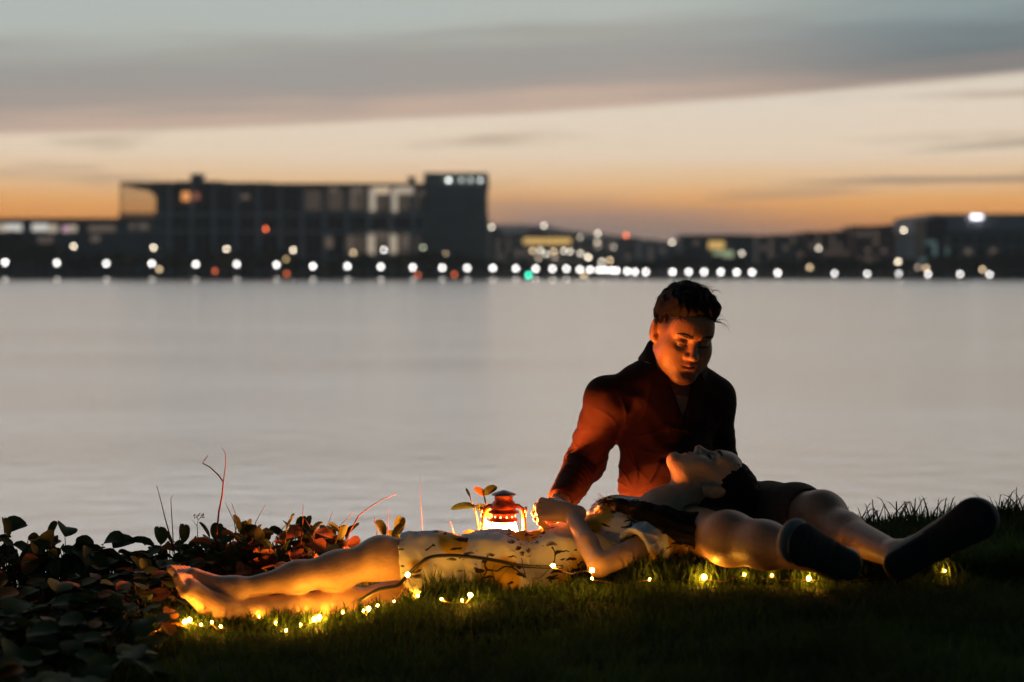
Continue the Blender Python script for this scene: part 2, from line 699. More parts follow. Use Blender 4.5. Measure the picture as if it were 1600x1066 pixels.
def ground_z(x, y):
    x = np.asarray(x, float)
    y = np.asarray(y, float)
    gx = -0.045 + 0.115 * sstep(-0.5, 0.9, x) + 0.03 * sstep(1.0, 1.8, x)
    ye = 3.80 + 0.32 * sstep(-0.05, 0.5, x)
    fall = np.maximum(y - ye, 0)
    lump = 0.008 * np.sin(x * 9 + 1.3 * np.sin(y * 5)) * np.sin(y * 7.3 + x * 2)
    slope = -(fall ** 1.3) * 0.75
    hump = 0.038 * np.exp(-((y - 3.34) / 0.13) ** 2) * sstep(-0.48, -0.25, x) * (1 - sstep(0.05, 0.5, x))
    return np.maximum(gx + lump + slope + hump, WATER - 0.8)


def build_ground():
    xs = np.unique(np.concatenate([np.linspace(-60, -3, 30), np.linspace(-3, 3, 181), np.linspace(3, 60, 30)]))
    ys = np.unique(np.concatenate([np.linspace(-60, 1.5, 30), np.linspace(1.5, 6.5, 201), np.linspace(6.5, 9, 8)]))
    XX, YY = np.meshgrid(xs, ys, indexing='ij')
    ZZ = ground_z(XX, YY)
    V = np.stack([XX, YY, ZZ], -1).reshape(-1, 3)
    ny = len(ys)
    i, j = np.meshgrid(np.arange(len(xs) - 1), np.arange(ny - 1), indexing='ij')
    a = (i * ny + j).ravel()
    Fc = np.stack([a, a + ny, a + ny + 1, a + 1], 1)
    m = material('soil', (0.014, 0.016, 0.009), 0.95, noise=(14, 0.5), bump=(60, 0.01))
    o = mesh_obj('ground', V, Fc, m)
    tag(o, 'dark grassy bank sloping down to the lake', kind='structure')


def build_water():
    m = bpy.data.materials.new('lake_water')
    m.use_nodes = True
    q = NG(m.node_tree)
    b = m.node_tree.nodes['Principled BSDF']
    b.inputs['Base Color'].default_value = (0.98, 0.925, 0.89, 1)
    b.inputs['Roughness'].default_value = 0.24
    b.inputs['IOR'].default_value = 1.6
    b.inputs['Metallic'].default_value = 0.88
    tcn = q.n('ShaderNodeTexCoord')
    mp = q.n('ShaderNodeMapping')
    mp.inputs['Scale'].default_value = (0.55, 1.0, 1.0)
    q.link(tcn.outputs['Object'], mp.inputs[0])
    n1 = q.n('ShaderNodeTexNoise')
    n1.inputs['Scale'].default_value = 3.2
    n1.inputs['Detail'].default_value = 5
    q.link(mp.outputs[0], n1.inputs['Vector'])
    n2 = q.n('ShaderNodeTexNoise')
    n2.inputs['Scale'].default_value = 0.06
    n2.inputs['Detail'].default_value = 2
    q.link(mp.outputs[0], n2.inputs['Vector'])
    hgt = q.m('ADD', q.m('MULTIPLY', n1.outputs['Fac'], 0.05), q.m('MULTIPLY', n2.outputs['Fac'], 0.6))
    bp = q.n('ShaderNodeBump')
    bp.inputs['Strength'].default_value = 0.9
    bp.inputs['Distance'].default_value = 1.0
    q.link(hgt, bp.inputs['Height'])
    q.link(bp.outputs[0], b.inputs['Normal'])
    V = [(-3000, 3, WATER), (3000, 3, WATER), (3000, 420, WATER), (-3000, 420, WATER)]
    o = mesh_obj('water', V, [(0, 1, 2, 3)], m, smooth=False)
    tag(o, 'calm grey lake water under the dusk sky', kind='structure')


build_ground()
build_water()


# ------------------------------------------------------------------ far shore
def fx(px, Zd):
    return (px - 800.0) / F * Zd


def fz(py, Zd):
    return CAMZ - (py - HY) / F * Zd


M = {}
M['far_wall'] = material('far_concrete', (0.26, 0.31, 0.34), 0.9, noise=(0.2, 0.25))
M['far_column'] = material('far_column', (0.72, 0.76, 0.80), 0.85)
M['far_dark'] = material('far_recess', (0.03, 0.04, 0.055), 0.6)
M['far_roof'] = material('far_roof_metal', (0.22, 0.24, 0.26), 0.6)
M['far_green'] = material('far_green_cladding', (0.5, 0.56, 0.52), 0.7)
M['far_brick'] = material('far_terracotta', (0.50, 0.24, 0.18), 0.9, noise=(0.3, 0.3))
M['far_cream'] = material('far_cream_render', (0.55, 0.46, 0.40), 0.9, noise=(0.3, 0.3))
M['far_pale'] = material('far_pale_parapet', (0.70, 0.68, 0.74), 0.8)
M['lit_warm'] = emitter('lit_window_warm', lin((215, 190, 160)), 0.95)
M['lit_beige'] = emitter('lit_window_beige', lin((196, 180, 158)), 0.85)
M['lit_dim'] = emitter('lit_window_dim', lin((125, 110, 98)), 0.55)
M['lit_yellow'] = emitter('lit_window_yellow', lin((235, 190, 110)), 0.9)
M['lit_green'] = emitter('lit_window_green', lin((190, 205, 160)), 0.6)
M['pole'] = material('dark_pole_metal', (0.04, 0.045, 0.05), 0.5, metal=0.4)
M['far_land'] = material('far_grass', (0.030, 0.040, 0.022), 0.95, noise=(0.1, 0.4))
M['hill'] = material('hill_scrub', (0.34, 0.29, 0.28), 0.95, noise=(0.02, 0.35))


def bxp(mb, x0, x1, y0, y1, Zd, depth, bottom=None):
    """box whose front face covers x0..x1, y0..y1 of the picture at distance Zd"""
    mb.box(fx(x0, Zd), fx(x1, Zd), Zd, Zd + depth, fz(y1, Zd) if bottom is None else bottom, fz(y0, Zd))


def lit_panel(name, x0, x1, y0, y1, Zd, mat, parent, label=None):
    mb = MB()
    bxp(mb, x0, x1, y0, y1, Zd, 0.35)
    o = mb.build(name, M[mat], parent)
    if label:
        o['label'] = label
    return o


# far land
mb = MB()
xs = np.linspace(-1500, 1500, 61)
prof = [(398, -2.6), (400, -1.0), (404, -0.75), (440, -0.3), (900, 1.5), (4500, 6)]
V, Fc = [], []
for x in xs:
    for (yy, zz) in prof:
        V.append((x * (1 + (yy - 398) / 1500.0), yy, zz))
npf = len(prof)
for i in range(len(xs) - 1):
    for j in range(npf - 1):
        a = i * npf + j
        Fc.append((a, a + npf, a + npf + 1, a + 1))
tag(mesh_obj('far_shore', V, Fc, M['far_land']), 'low dark grass shore across the lake', kind='structure')


def ridge(name, pts, Zd, depth, mat, label, seed=0):
    """a rolling ridge with real depth; pts are picture positions of its skyline"""
    rng = random.Random(seed)
    V, Fc = [], []
    px = np.arange(pts[0][0], pts[-1][0] + 1, 6.0)
    py = np.interp(px, [p[0] for p in pts], [p[1] for p in pts])
    cols = [(0.0, 0.0), (0.18, 0.45), (0.38, 0.82), (0.5, 1.0), (0.65, 0.9), (0.85, 0.4), (1.0, 0.0)]
    for x_, y_ in zip(px, py):
        top = fz(y_ + rng.uniform(-0.8, 0.8), Zd + 0.5 * depth)
        for (t_, h_) in cols:
            yy = Zd + t_ * depth
            V.append((fx(x_, Zd + 0.5 * depth), yy, -1.0 + (top + 1.0) * h_))
    n = len(cols)
    for i in range(len(px) - 1):
        for j in range(n - 1):
            a = i * n + j
            Fc.append((a, a + n, a + n + 1, a + 1))
    tag(mesh_obj(name, V, Fc, mat), label, kind='structure')


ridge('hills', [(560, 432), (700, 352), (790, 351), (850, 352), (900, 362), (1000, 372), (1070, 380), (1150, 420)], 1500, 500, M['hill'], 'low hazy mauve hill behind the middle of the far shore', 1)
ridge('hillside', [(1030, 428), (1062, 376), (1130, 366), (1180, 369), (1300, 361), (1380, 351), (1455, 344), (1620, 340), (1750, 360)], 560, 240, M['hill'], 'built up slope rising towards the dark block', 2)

# --- the long government-like block
ZB = 440.0
root = empty('building', (fx(470, ZB), ZB, -0.8), 'long dark modern office block with a pergola end, columns and a taller end tower', 'building')
mb = MB()
bxp(mb, 186, 762, 338, 445, ZB + 1.2, 26)
bxp(mb, 243, 660, 289, 338, ZB + 1.4, 25)
mb.build('wall', M['far_wall'], root)
mb = MB()
bxp(mb, 663, 760, 290, 445, ZB + 0.2, 27)
mb.build('tower', M['far_wall'], root)
mb = MB()
bxp(mb, 662, 762, 270, 290, ZB - 0.3, 28)
tw = mb.build('parapet', M['far_green'], root)
for i, (xa, xb) in enumerate(((692, 710), (714, 728), (729, 742), (744, 757))):
    e_ = emitter('parapet_light_glow', lin((235, 238, 232)), (7.5, 2.2, 2.2, 3.6)[i])
    mbx = MB()
    bxp(mbx, (xa + xb) / 2 - 1.6, (xa + xb) / 2 + 1.6, 279.6, 283.6, ZB - 0.7, 0.3)
    mbx.build('lamp', e_, tw)
# roof slab in three lengths with small gaps, as seen along the skyline
mb = MB()
bxp(mb, 187, 231, 284.5, 289, ZB - 0.6, 27)
bxp(mb, 235.5, 269, 284, 291, ZB - 0.6, 27)
bxp(mb, 273.5, 347, 283, 291, ZB - 0.6, 27)
bxp(mb, 347, 424, 285, 292, ZB - 0.6, 27)
bxp(mb, 429, 662, 286.5, 292, ZB - 0.6, 27)
mb.build('roof', M['far_roof'], root)
mb = MB()
bxp(mb, 298, 313, 272.5, 283.3, ZB + 2, 6)
bxp(mb, 297, 314.5, 271.5, 274, ZB + 1.6, 7)
mb.build('stair_house', M['far_wall'], root)
mb = MB()
bxp(mb, 638, 647, 277, 287, ZB + 2, 5)
bxp(mb, 635.5, 649, 276, 278.4, ZB + 1.6, 6)
mb.build('vent_house', M['far_wall'], root)
# curved underside of the pergola canopy and its posts
V, Fc = [], []
N_ = 16
for i in range(N_ + 1):
    t_ = i / N_
    xx = 188 + 56 * t_
    yb = 289.5 + 18 * (1 - math.sqrt(max(0, 1 - t_ ** 2.2))) + 3 * t_
    for yy in (ZB, ZB + 2.2):
        V.append((fx(xx, ZB), yy, fz(288, ZB)))
        V.append((fx(xx, ZB), yy, fz(yb, ZB)))
for i in range(N_):
    a = i * 4
    Fc += [(a, a + 4, a + 5, a + 1), (a + 2, a + 3, a + 7, a + 6), (a + 1, a + 5, a + 7, a + 3)]
mesh_obj('canopy', V, Fc, M['far_roof'], root, smooth=False)
for i in range(10):
    xx = 187.6 + i * 5.6
    mb = MB()
    bxp(mb, xx, xx + (2.2 if i == 0 else 1.35), 288, 338, ZB + 0.05, 0.6)
    mb.build('post', M['far_wall'], root)
# columns and recesses
for i in range(12):
    xx = 262 + i * 34.6
    if 655 < xx:
        break
    mb = MB()
    bxp(mb, xx, xx + 6.0, 291, 436, ZB + 0.1, 1.0)
    mb.build('column', M['far_column'], root)
for i in range(12):
    xx = 269 + i * 34.6
    x1 = min(xx + 26.5, 656)
    for (ya, yb) in ((295, 331), (339, 358), (366, 398)):
        mb = MB()
        bxp(mb, xx, x1, ya, yb, ZB + 0.9, 0.4)
        mb.build('window', M['far_dark'], root)
mb = MB()
bxp(mb, 186, 661, 333, 337, ZB + 0.3, 0.8)
bxp(mb, 186, 661, 360, 363.5, ZB + 0.3, 0.8)
mb.build('ledge', M['far_column'], root)
lits = [(548, 555, 292, 326, 'lit_dim'), (555, 567, 292, 302, 'lit_dim'), (578, 587, 294, 330, 'lit_beige'), (584, 608, 291, 303, 'lit_warm'),
        (613, 621, 294, 331, 'lit_beige'), (618, 645, 291, 303, 'lit_beige'), (515, 528, 292, 300, 'lit_dim'), (658, 662, 296, 308, 'lit_dim'),
        (575, 585, 367, 398, 'lit_beige'), (585, 606, 364, 373, 'lit_dim'), (610, 620, 367, 396, 'lit_beige'), (543, 551, 368, 394, 'lit_dim'),
        (509, 520, 370, 388, 'lit_dim'), (628, 640, 366, 386, 'lit_dim'), (376, 390, 304, 311, 'lit_dim'),
        (202, 210, 350, 358, 'lit_dim'), (216, 232, 350, 358, 'lit_dim')]
M['bay_glow'] = emitter('bay_glow', lin((92, 80, 70)), 0.55)
for i in range(6, 12):
    xx = 269 + i * 34.6
    if xx < 650:
        lits.append((xx + 1, min(xx + 25, 655), 297, 329, 'bay_glow'))
        if i > 7:
            lits.append((xx + 1, min(xx + 25, 655), 368, 396, 'bay_glow'))
for (xa, xb, ya, yb, mt) in lits:
    lit_panel('lit_or_sky_window', xa, xb, ya, yb, ZB + 0.4 if mt == 'bay_glow' else ZB - 0.4, mt, root)
M['sky_orange'] = emitter('sunset_sky_glow', lin((250, 165, 95)), 1.0)  # glowing panel stands in for sunset sky seen through the window
lit_panel('lit_or_sky_window', 284, 296, 300, 314, ZB - 0.4, 'sky_orange', root, 'see-through window with orange sky put in as a glowing panel')
M['lit_rose'] = emitter('rose_glow', lin((190, 120, 100)), 0.6)
lit_panel('lit_or_sky_window', 304, 311, 301, 312, ZB - 0.4, 'lit_rose', root)

# --- low block on the left
Z2 = 470.0
root = empty('building', (fx(80, Z2), Z2, -0.8), 'low flat-roofed block with a strip of lit windows at the left end', 'building')
mb = MB()
bxp(mb, -60, 186, 345, 445, Z2, 20)
mb.build('wall', M['far_wall'], root)
mb = MB()
bxp(mb, -62, 190, 341, 345, Z2 - 1, 23)
mb.build('roof', M['far_roof'], root)
for (xa, xb, ya, yb, mt) in [(-20, 8, 350, 362, 'lit_beige'), (8, 34, 350, 361, 'lit_white'), (50, 75, 350, 361, 'lit_white'), (76, 90, 351, 363, 'lit_beige'),
                             (98, 107, 353, 363, 'lit_pink'), (108, 120, 352, 362, 'lit_beige'), (138, 180, 352, 362, 'lit_dim'),
                             (59, 69, 370, 382, 'lit_dim'), (71, 82, 370, 384, 'lit_dim'), (142, 156, 368, 378, 'lit_dim')]:
    if mt == 'lit_white' and 'lit_white' not in M:
        M['lit_white'] = emitter('lit_window_white', lin((220, 215, 205)), 1.0)
        M['lit_pink'] = emitter('lit_window_pink', lin((220, 170, 190)), 0.9)
    lit_panel('window', xa, xb, ya, yb, Z2 - 0.2, mt, root)


def block(label, x0, x1, y0, Zd, mat, wins, depth=16, roofmat='far_roof', roof_h=2.2, step=None):
    root = empty('building', (fx((x0 + x1) / 2, Zd), Zd, 0.0), label, 'building')
    mb = MB()
    bxp(mb, x0, x1, y0 + roof_h, 440, Zd, depth)
    if step:
        bxp(mb, step[0], step[1], step[2], y0 + roof_h, Zd + 2, depth * 0.5)
    mb.build('wall', M[mat], root)
    mb = MB()
    bxp(mb, x0 - 1, x1 + 1, y0, y0 + roof_h, Zd - 0.8, depth + 1.6)
    mb.build('roof', M[roofmat], root)
    for (xa, xb, ya, yb, mt) in wins:
        lit_panel('window', xa, xb, ya, yb, Zd - 0.15, mt, root)
    return root


def win_grid(x0, x1, y0, y1, nx, ny, mats, seed):
    rng = random.Random(seed)
    o = []
    for i in range(nx):
        for j in range(ny):
            xa = x0 + (x1 - x0) * (i + 0.2) / nx
            xb = x0 + (x1 - x0) * (i + 0.75) / nx
            ya = y0 + (y1 - y0) * (j + 0.2) / ny
            yb = y0 + (y1 - y0) * (j + 0.7) / ny
            o.append((xa, xb, ya, yb, rng.choice(mats)))
    return o


D_ = ['far_dark', 'far_dark', 'far_dark', 'lit_dim']
block('dark low block with a stepped roof beside the taller office tower', 764, 800, 366, 600, 'far_cream', win_grid(766, 798, 372, 420, 4, 4, D_, 1), step=(766, 784, 356))
block('pale hall with one long glowing window under its roof', 800, 905, 364, 640, 'far_cream',
      [(818, 892, 372, 382, 'lit_yellow')] + win_grid(803, 903, 388, 420, 9, 2, ['lit_dim', 'far_dark', 'lit_dim'], 2), step=(826, 850, 358))
block('slim block with a bright stair shaft in the middle of the skyline', 908, 1000, 372, 660, 'far_cream',
      [(930, 938, 374, 388, 'lit_beige'), (950, 962, 378, 390, 'lit_dim'), (984, 996, 384, 396, 'far_dark')] + win_grid(940, 998, 396, 420, 5, 2, D_, 3))
block('low blue-grey block partly hidden behind the seated man', 1000, 1064, 378, 620, 'far_pale', win_grid(1002, 1060, 386, 420, 6, 3, D_, 4))
block('grey block with a short yellow lit window under a curved hill line', 1066, 1178, 367, 500, 'far_wall',
      [(1107, 1132, 377, 389, 'lit_yellow'), (1115, 1146, 392, 402, 'lit_green')] + win_grid(1070, 1105, 374, 410, 3, 3, D_, 5) + win_grid(1148, 1176, 372, 410, 3, 3, D_, 15))
block('cream block with many small windows on the slope', 1184, 1258, 368, 520, 'far_cream', win_grid(1188, 1256, 372, 414, 6, 4, ['lit_dim', 'far_dark', 'far_dark'], 6))
block('brownish block with a terrace and small orange windows', 1260, 1330, 362, 515, 'far_brick', win_grid(1263, 1328, 368, 412, 6, 4, ['lit_dim', 'far_dark', 'far_dark'], 7))
block('reddish terracotta block with a bright entrance glow at its foot', 1334, 1434, 353, 505, 'far_brick',
      [(1404, 1431, 391, 401, 'lit_yellow')] + win_grid(1338, 1400, 360, 412, 5, 4, ['lit_dim', 'far_dark', 'far_dark'], 8))
r_ = block('big dark block with a pale parapet at the right end of the shore', 1456, 1760, 334, 430, 'far_wall',
           win_grid(1464, 1740, 368, 420, 14, 3, ['far_dark', 'far_dark', 'far_dark', 'lit_dim'], 9), depth=40, roofmat='far_pale', roof_h=26)
mb = MB()
bxp(mb, 1446, 1478, 342, 440, 428, 12)
mb.build('stair_tower', M['far_dark'], r_)
for (xa, xb, ya, yb) in ((1447, 1462, 376, 382), (1458, 1464, 380, 400), (1464, 1470, 402, 414), (1436, 1450, 404, 410), (1478, 1482, 386, 398)):
    M.setdefault('lit_teal', emitter('teal_glow', lin((120, 150, 150)), 0.35))
    lit_panel('window', xa, xb, ya, yb, 427.5, 'lit_teal', r_)


# --- lamps along the far shore
def globe_mesh(r):
    mb = MB()
    mb.lathe([(0.3 * r, -0.95 * r), (0.75 * r, -0.65 * r), (r, 0.0), (0.75 * r, 0.65 * r), (0.3 * r, 0.95 * r)], (0, 0, 0), 12)
    return mb


def make_lamp(name, px, py, Zd, mat, label, cat, group, r=0.42, base=-1.0, parts=('globe', 'pole')):
    z = fz(py, Zd)
    root = empty(name, (fx(px, Zd), Zd, base), label, cat, group)
    mbg = globe_mesh(r)
    mbg.v = [(a, b, c + z - base) for a, b, c in mbg.v]
    mbg.build(parts[0], mat, root, smooth=True, loc='local')
    mp_ = MB()
    mp_.tube([(0, 0, 0), (0, 0, max(z - base - r, 0.2))], [0.11, 0.07], 6)
    mp_.build(parts[1], M['pole'], root, loc='local')
    return root


GW = emitter('lamp_white', (1.0, 0.96, 0.93), 10.5)
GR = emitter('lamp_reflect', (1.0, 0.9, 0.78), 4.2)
GA = emitter('lamp_warm', (1.0, 0.84, 0.62), 13)
GT = emitter('lamp_tan', (1.0, 0.72, 0.42), 6.5)
GB = emitter('lamp_beige', (1.0, 0.88, 0.70), 7.0)
GO = emitter('lamp_red', (1.0, 0.16, 0.05), 9)
GO2 = emitter('lamp_dim_red', (1.0, 0.20, 0.07), 4.0)
GG = emitter('lamp_green', (0.05, 1.0, 0.62), 9)
white = [(8, 410), (89, 411), (166, 412), (237, 412), (306, 413), (370, 413), (432, 414), (489, 416), (543, 416), (595, 417), (645, 418),
         (691, 418.5), (730, 419), (770, 419), (806, 419.5), (837, 420), (863, 420), (885, 420), (906, 421), (922, 421.5), (936, 422), (945, 422),
         (955, 422.5), (963, 423), (980, 424), (992, 425), (1009, 425), (1051, 425), (1076, 425), (1100, 425), (1126, 425), (1151, 425.5),
         (1175, 425.5), (1215, 426.5), (1304, 427.5), (1355, 428), (1404, 428), (1450, 428.5), (1500, 428.5), (1546, 429)]
for (px, py) in white:
    make_lamp('street_lamp', px, py, 402, GW, 'white globe street lamp in the row along the far shore', 'street lamp', 'street lamps along the far shore', 0.44 if px < 1290 else 0.36)
refl = [8, 89, 166, 237, 306, 370, 432, 489, 543, 595, 645, 691, 730, 770, 806, 837, 863, 885]  # dim globes on posts stand in for lamp reflections in the water
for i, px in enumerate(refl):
    make_lamp('lamp_reflection', px + 0.5, 437.6, 399.2, GR, 'street lamp reflection at the far waterline, built as a small dim globe', 'lamp reflection', 'lamp reflections at the far waterline', 0.40, base=-1.5)
for (px, py, mt, lab) in [
    (240, 387, GA, 'warm lamp above the second white lamps, left of the pergola end'), (115, 385, GA, 'single warm lamp in front of the low left block'),
    (354, 389, GA, 'warm lamp above the trees left of the middle of the long block'), (458, 391, GA, 'warm cream lamp above the trees under the middle columns'),
    (552, 395, GT, 'orange-tan lamp left of the lit ground floor windows'), (600, 391, GW, 'white lamp standing before the lit ground floor windows'),
    (696, 397, GT, 'orange-tan lamp in front of the taller end tower'), (661, 387, emitter('lamp_sage', (0.75, 0.85, 0.55), 4.0), 'dim greenish lamp beside the end tower'),
    (768, 355, GB, 'beige lamp just right of the end tower'), (850, 353, GB, 'beige lamp on the skyline above the pale hall'),
    (906, 371, emitter('lamp_faint', (1.0, 0.85, 0.65), 3.0), 'faint beige lamp at the end of the pale hall roof'),
    (934, 365, GB, 'beige lamp at the top of the stair shaft'), (1050, 379, GB, 'pale lamp on the slope edge right of the red beacon'),
    (1159, 396, GB, 'pale lamp right of the greenish window'), (1279, 388, GB, 'pale lamp on the brownish block'),
    (1412, 360, GA, 'cream lamp high on the terracotta block'), (1403, 409, GA, 'cream lamp above the white row near the bright entrance'),
    (1265, 418, GT, 'tan lamp just above the shore lamps under the brownish block'), (1447, 419, GT, 'tan lamp touching a white shore lamp near the big dark block'),
    (1434, 418, emitter('lamp_rose', (1.0, 0.75, 0.6), 2.6), 'faint rosy lamp below the bright entrance'), (1535, 421, GT, 'tan lamp beside the last white shore lamp'),
    (249, 421, GT, 'tan lamp low in the trees below the pergola end'), (447, 405, emitter('lamp_ochre', (1.0, 0.7, 0.3), 3.0), 'dim ochre lamp inside the trees'),
    (415, 358, GO, 'orange-red beacon lamp in front of the middle of the long block'), (978, 368, GO, 'red-orange beacon lamp on the hazy skyline'),
    (336, 424, GO2, 'red lamp in the trees left of the middle'), (448, 428, GO2, 'red lamp low in the trees by the water'),
    (653, 430, GO2, 'dim red lamp beside a white lamp near the tower'), (710, 429, GO2, 'red lamp between two white lamps under the tower'),
    (826, 430, GG, 'green traffic light glowing near the water'), (912, 430, GT, 'amber lamp low among the crowded white lamps'),
    (832, 392, GT, 'leftmost lamp of the beige cluster under the pale hall'), (844, 391, GB, 'second lamp of the beige cluster under the pale hall'),
    (853, 397, GB, 'lowest bright lamp of the beige cluster under the pale hall'), (865, 393, GT, 'middle lamp of the beige cluster under the pale hall'),
    (881, 392, GB, 'fifth lamp of the beige cluster under the pale hall'), (891, 393, GB, 'sixth lamp of the beige cluster under the pale hall'),
    (907, 396, GB, 'beige lamp right of the cluster under the pale hall'), (919, 402, GA, 'brightest cream lamp at the right end of the cluster'),
    (841, 404, emitter('lamp_faint_b', (1.0, 0.78, 0.55), 3.0), 'faint beige lamp below the cluster under the pale hall'),
    (867, 402, emitter('lamp_faint_c', (1.0, 0.78, 0.55), 2.4), 'faintest beige lamp below the cluster under the pale hall'),
    (933, 379, emitter('lamp_faint_d', (1.0, 0.78, 0.58), 4.0), 'second lamp down the stair shaft'),
    (940, 409, GB, 'beige lamp above the densest white lamps, left of a pair'), (953, 407, GT, 'tan lamp above the densest white lamps, right of a pair'),
    (959, 386, emitter('lamp_faint_e', (1.0, 0.85, 0.7), 2.6), 'faint pale lamp right of the stair shaft'),
]:
    nm = 'beacon' if 'beacon' in lab else ('traffic_light' if 'traffic' in lab else 'lamp')
    r = 0.36 if mt is not GG else 0.44
    make_lamp(nm, px, py, 424 if py < 400 else 401.5, mt, lab, 'beacon' if nm == 'beacon' else ('traffic light' if nm == 'traffic_light' else 'lamp'), 'other lamps on the far shore', r)
rt = empty('rooftop_light', (fx(1526, 428.8), 428.8, fz(339, 428.8)), 'wide white floodlight on the pale parapet of the big dark block', 'floodlight')
mb = MB()
mb.box(-1.6, 1.6, -0.3, 0.1, -0.35, 0.35)
mb.build('lamp_head', emitter('flood_white', (0.92, 0.92, 1.0), 5), rt, loc='local')

# --- evening haze over the lake
mb = MB()
mb.box(-1900, 1900, -70, 2300, -4.5, 75)
hz = bpy.data.materials.new('haze_air')
hz.use_nodes = True
hz.node_tree.nodes.clear()
pv = hz.node_tree.nodes.new('ShaderNodeVolumePrincipled')
pv.inputs['Color'].default_value = (0.80, 0.86, 0.90, 1)
pv.inputs['Density'].default_value = 0.00036
pv.inputs['Anisotropy'].default_value = 0.3
ho = hz.node_tree.nodes.new('ShaderNodeOutputMaterial')
hz.node_tree.links.new(pv.outputs[0], ho.inputs['Volume'])
tag(mb.build('haze', hz), 'thin evening haze over the lake', kind='stuff')

# --- trees along the far shore
TREE_MATS = [material('tree_leaves_dark', (0.022, 0.034, 0.016), 0.9, noise=(0.8, 0.5)), material('tree_leaves_lamplit', (0.17, 0.15, 0.035), 0.9, noise=(0.8, 0.5))]  # second copy is brighter, with lamplight put into the leaf colour
M['bark'] = material('bark', (0.05, 0.04, 0.03), 0.9, noise=(6, 0.4))


def tree_mesh(rng, w, h):
    """leaf clumps spread through the crown volume"""
    V, Fc = [], []
    blobs = []
    for _ in range(9):
        a = rng.uniform(0, 2 * math.pi)
        r = rng.uniform(0.1, 0.62) * w
        blobs.append((r * math.cos(a), r * math.sin(a), h * rng.uniform(0.45, 0.92), w * rng.uniform(0.26, 0.42)))
    for _ in range(520):
        bx, by, bz, br = rng.choice(blobs)
        d = Vector((rng.gauss(0, 1), rng.gauss(0, 1), rng.gauss(0, 1) * 0.8)).normalized() * br * rng.uniform(0.55, 1.08)
        c = Vector((bx, by, bz)) + d
        n = Vector((rng.gauss(0, 1), rng.gauss(0, 1), rng.gauss(0, 1) + 0.7)).normalized()
        t_ = n.orthogonal().normalized()
        b_ = n.cross(t_)
        s_ = w * rng.uniform(0.07, 0.13)
        k = len(V)
        V += [c + t_ * s_, c + b_ * s_ * 0.8 + n * s_ * 0.2, c - t_ * s_, c - b_ * s_ * 0.8 + n * s_ * 0.2]
        Fc.append((k, k + 1, k + 2, k + 3))
    return [tuple(v) for v in V], Fc


rng = random.Random(5)
crowns, trunks = [], []
for i in range(5):
    w, h = [(2.6, 5.5), (3.4, 6.5), (2.2, 6.8), (3.0, 4.6), (2.8, 7.6)][i]
    V, Fc = tree_mesh(rng, w, h)
    me = []
    for mt in TREE_MATS:
        o = mesh_obj('crown', V, Fc, mt, smooth=False)
        me.append(o.data)
        bpy.data.objects.remove(o)
    crowns.append(me)
    mb = MB()
    mb.tube([(0, 0, -0.3), (0.05, 0, h * 0.35), (0.0, 0.1, h * 0.7)], [0.22, 0.17, 0.08], 7)
    for k in range(4):
        a = k * 1.6 + i
        mb.tube([(0, 0, h * 0.38), (w * 0.3 * math.cos(a), w * 0.3 * math.sin(a), h * 0.62), (w * 0.5 * math.cos(a), w * 0.5 * math.sin(a), h * 0.75)], [0.11, 0.07, 0.03], 5)
    o = mb.build('trunk', M['bark'])
    trunks.append(o.data)
    bpy.data.objects.remove(o)
tops = [(-40, 365), (30, 366), (50, 372), (75, 385), (110, 395), (200, 400), (330, 395), (420, 388), (480, 402), (560, 400), (640, 395), (740, 398), (780, 405), (900, 412),
        (1000, 408), (1050, 402), (1100, 398), (1160, 404), (1200, 408), (1260, 404), (1340, 404), (1400, 410), (1470, 404), (1560, 395), (1680, 390)]
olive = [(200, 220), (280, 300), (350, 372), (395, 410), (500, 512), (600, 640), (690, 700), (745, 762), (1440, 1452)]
px = -55.0
while px < 1670:
    for row in range(2):
        p = px + rng.uniform(-6, 6) + row * 12
        top = float(np.interp(p, [a for a, b in tops], [b for a, b in tops])) + rng.uniform(-3, 9) + (0 if row == 0 else -1)
        Zd = 408 + row * 9 + rng.uniform(-2, 2)
        zt = fz(top, Zd) + 1.0
        k = rng.randrange(5)
        ht = [5.5, 6.5, 6.8, 4.6, 7.6][k] * 1.02
        s_ = max(zt, 2.0) / ht
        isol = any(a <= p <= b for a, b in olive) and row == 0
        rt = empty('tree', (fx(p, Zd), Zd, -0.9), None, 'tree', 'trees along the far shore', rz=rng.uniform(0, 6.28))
        rt['label'] = 'far-shore tree with lamplight painted into its olive leaves' if isol else 'dark leafy tree in the belt along the far shore'
        rt.scale = (max(s_, 0.9) * rng.uniform(0.95, 1.3), max(s_, 0.9), s_)
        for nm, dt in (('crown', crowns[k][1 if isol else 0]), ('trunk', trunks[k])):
            o = bpy.data.objects.new(nm, dt)
            COL.objects.link(o)
            o.parent = rt
    px += 21.5


# ------------------------------------------------------------------ people
M['skin'] = material('skin', (0.5, 0.3, 0.2), 0.5, attr=True, noise=(28, 0.14), bump=(170, 0.0012), sss=0.12)
M['shirt'] = material('dark_shirt_cotton', (0.027, 0.0058, 0.005), 0.9, noise=(40, 0.12), bump=(700, 0.0006), spec=0.2)
M['shorts'] = material('brown_shorts_cloth', (0.14, 0.085, 0.06), 0.9, noise=(40, 0.12), bump=(600, 0.0006), spec=0.2)
M['shoe'] = material('dark_canvas', (0.30, 0.25, 0.22), 0.75, bump=(500, 0.0005))
M['sole'] = material('dark_rubber_sole', (0.018, 0.018, 0.02), 0.7, bump=(120, 0.002))
M['hair'] = material('black_hair', (0.010, 0.008, 0.007), 0.75, noise=(80, 0.3), spec=0.12)
M['brow'] = material('black_brow_hair', (0.012, 0.009, 0.008), 0.8)


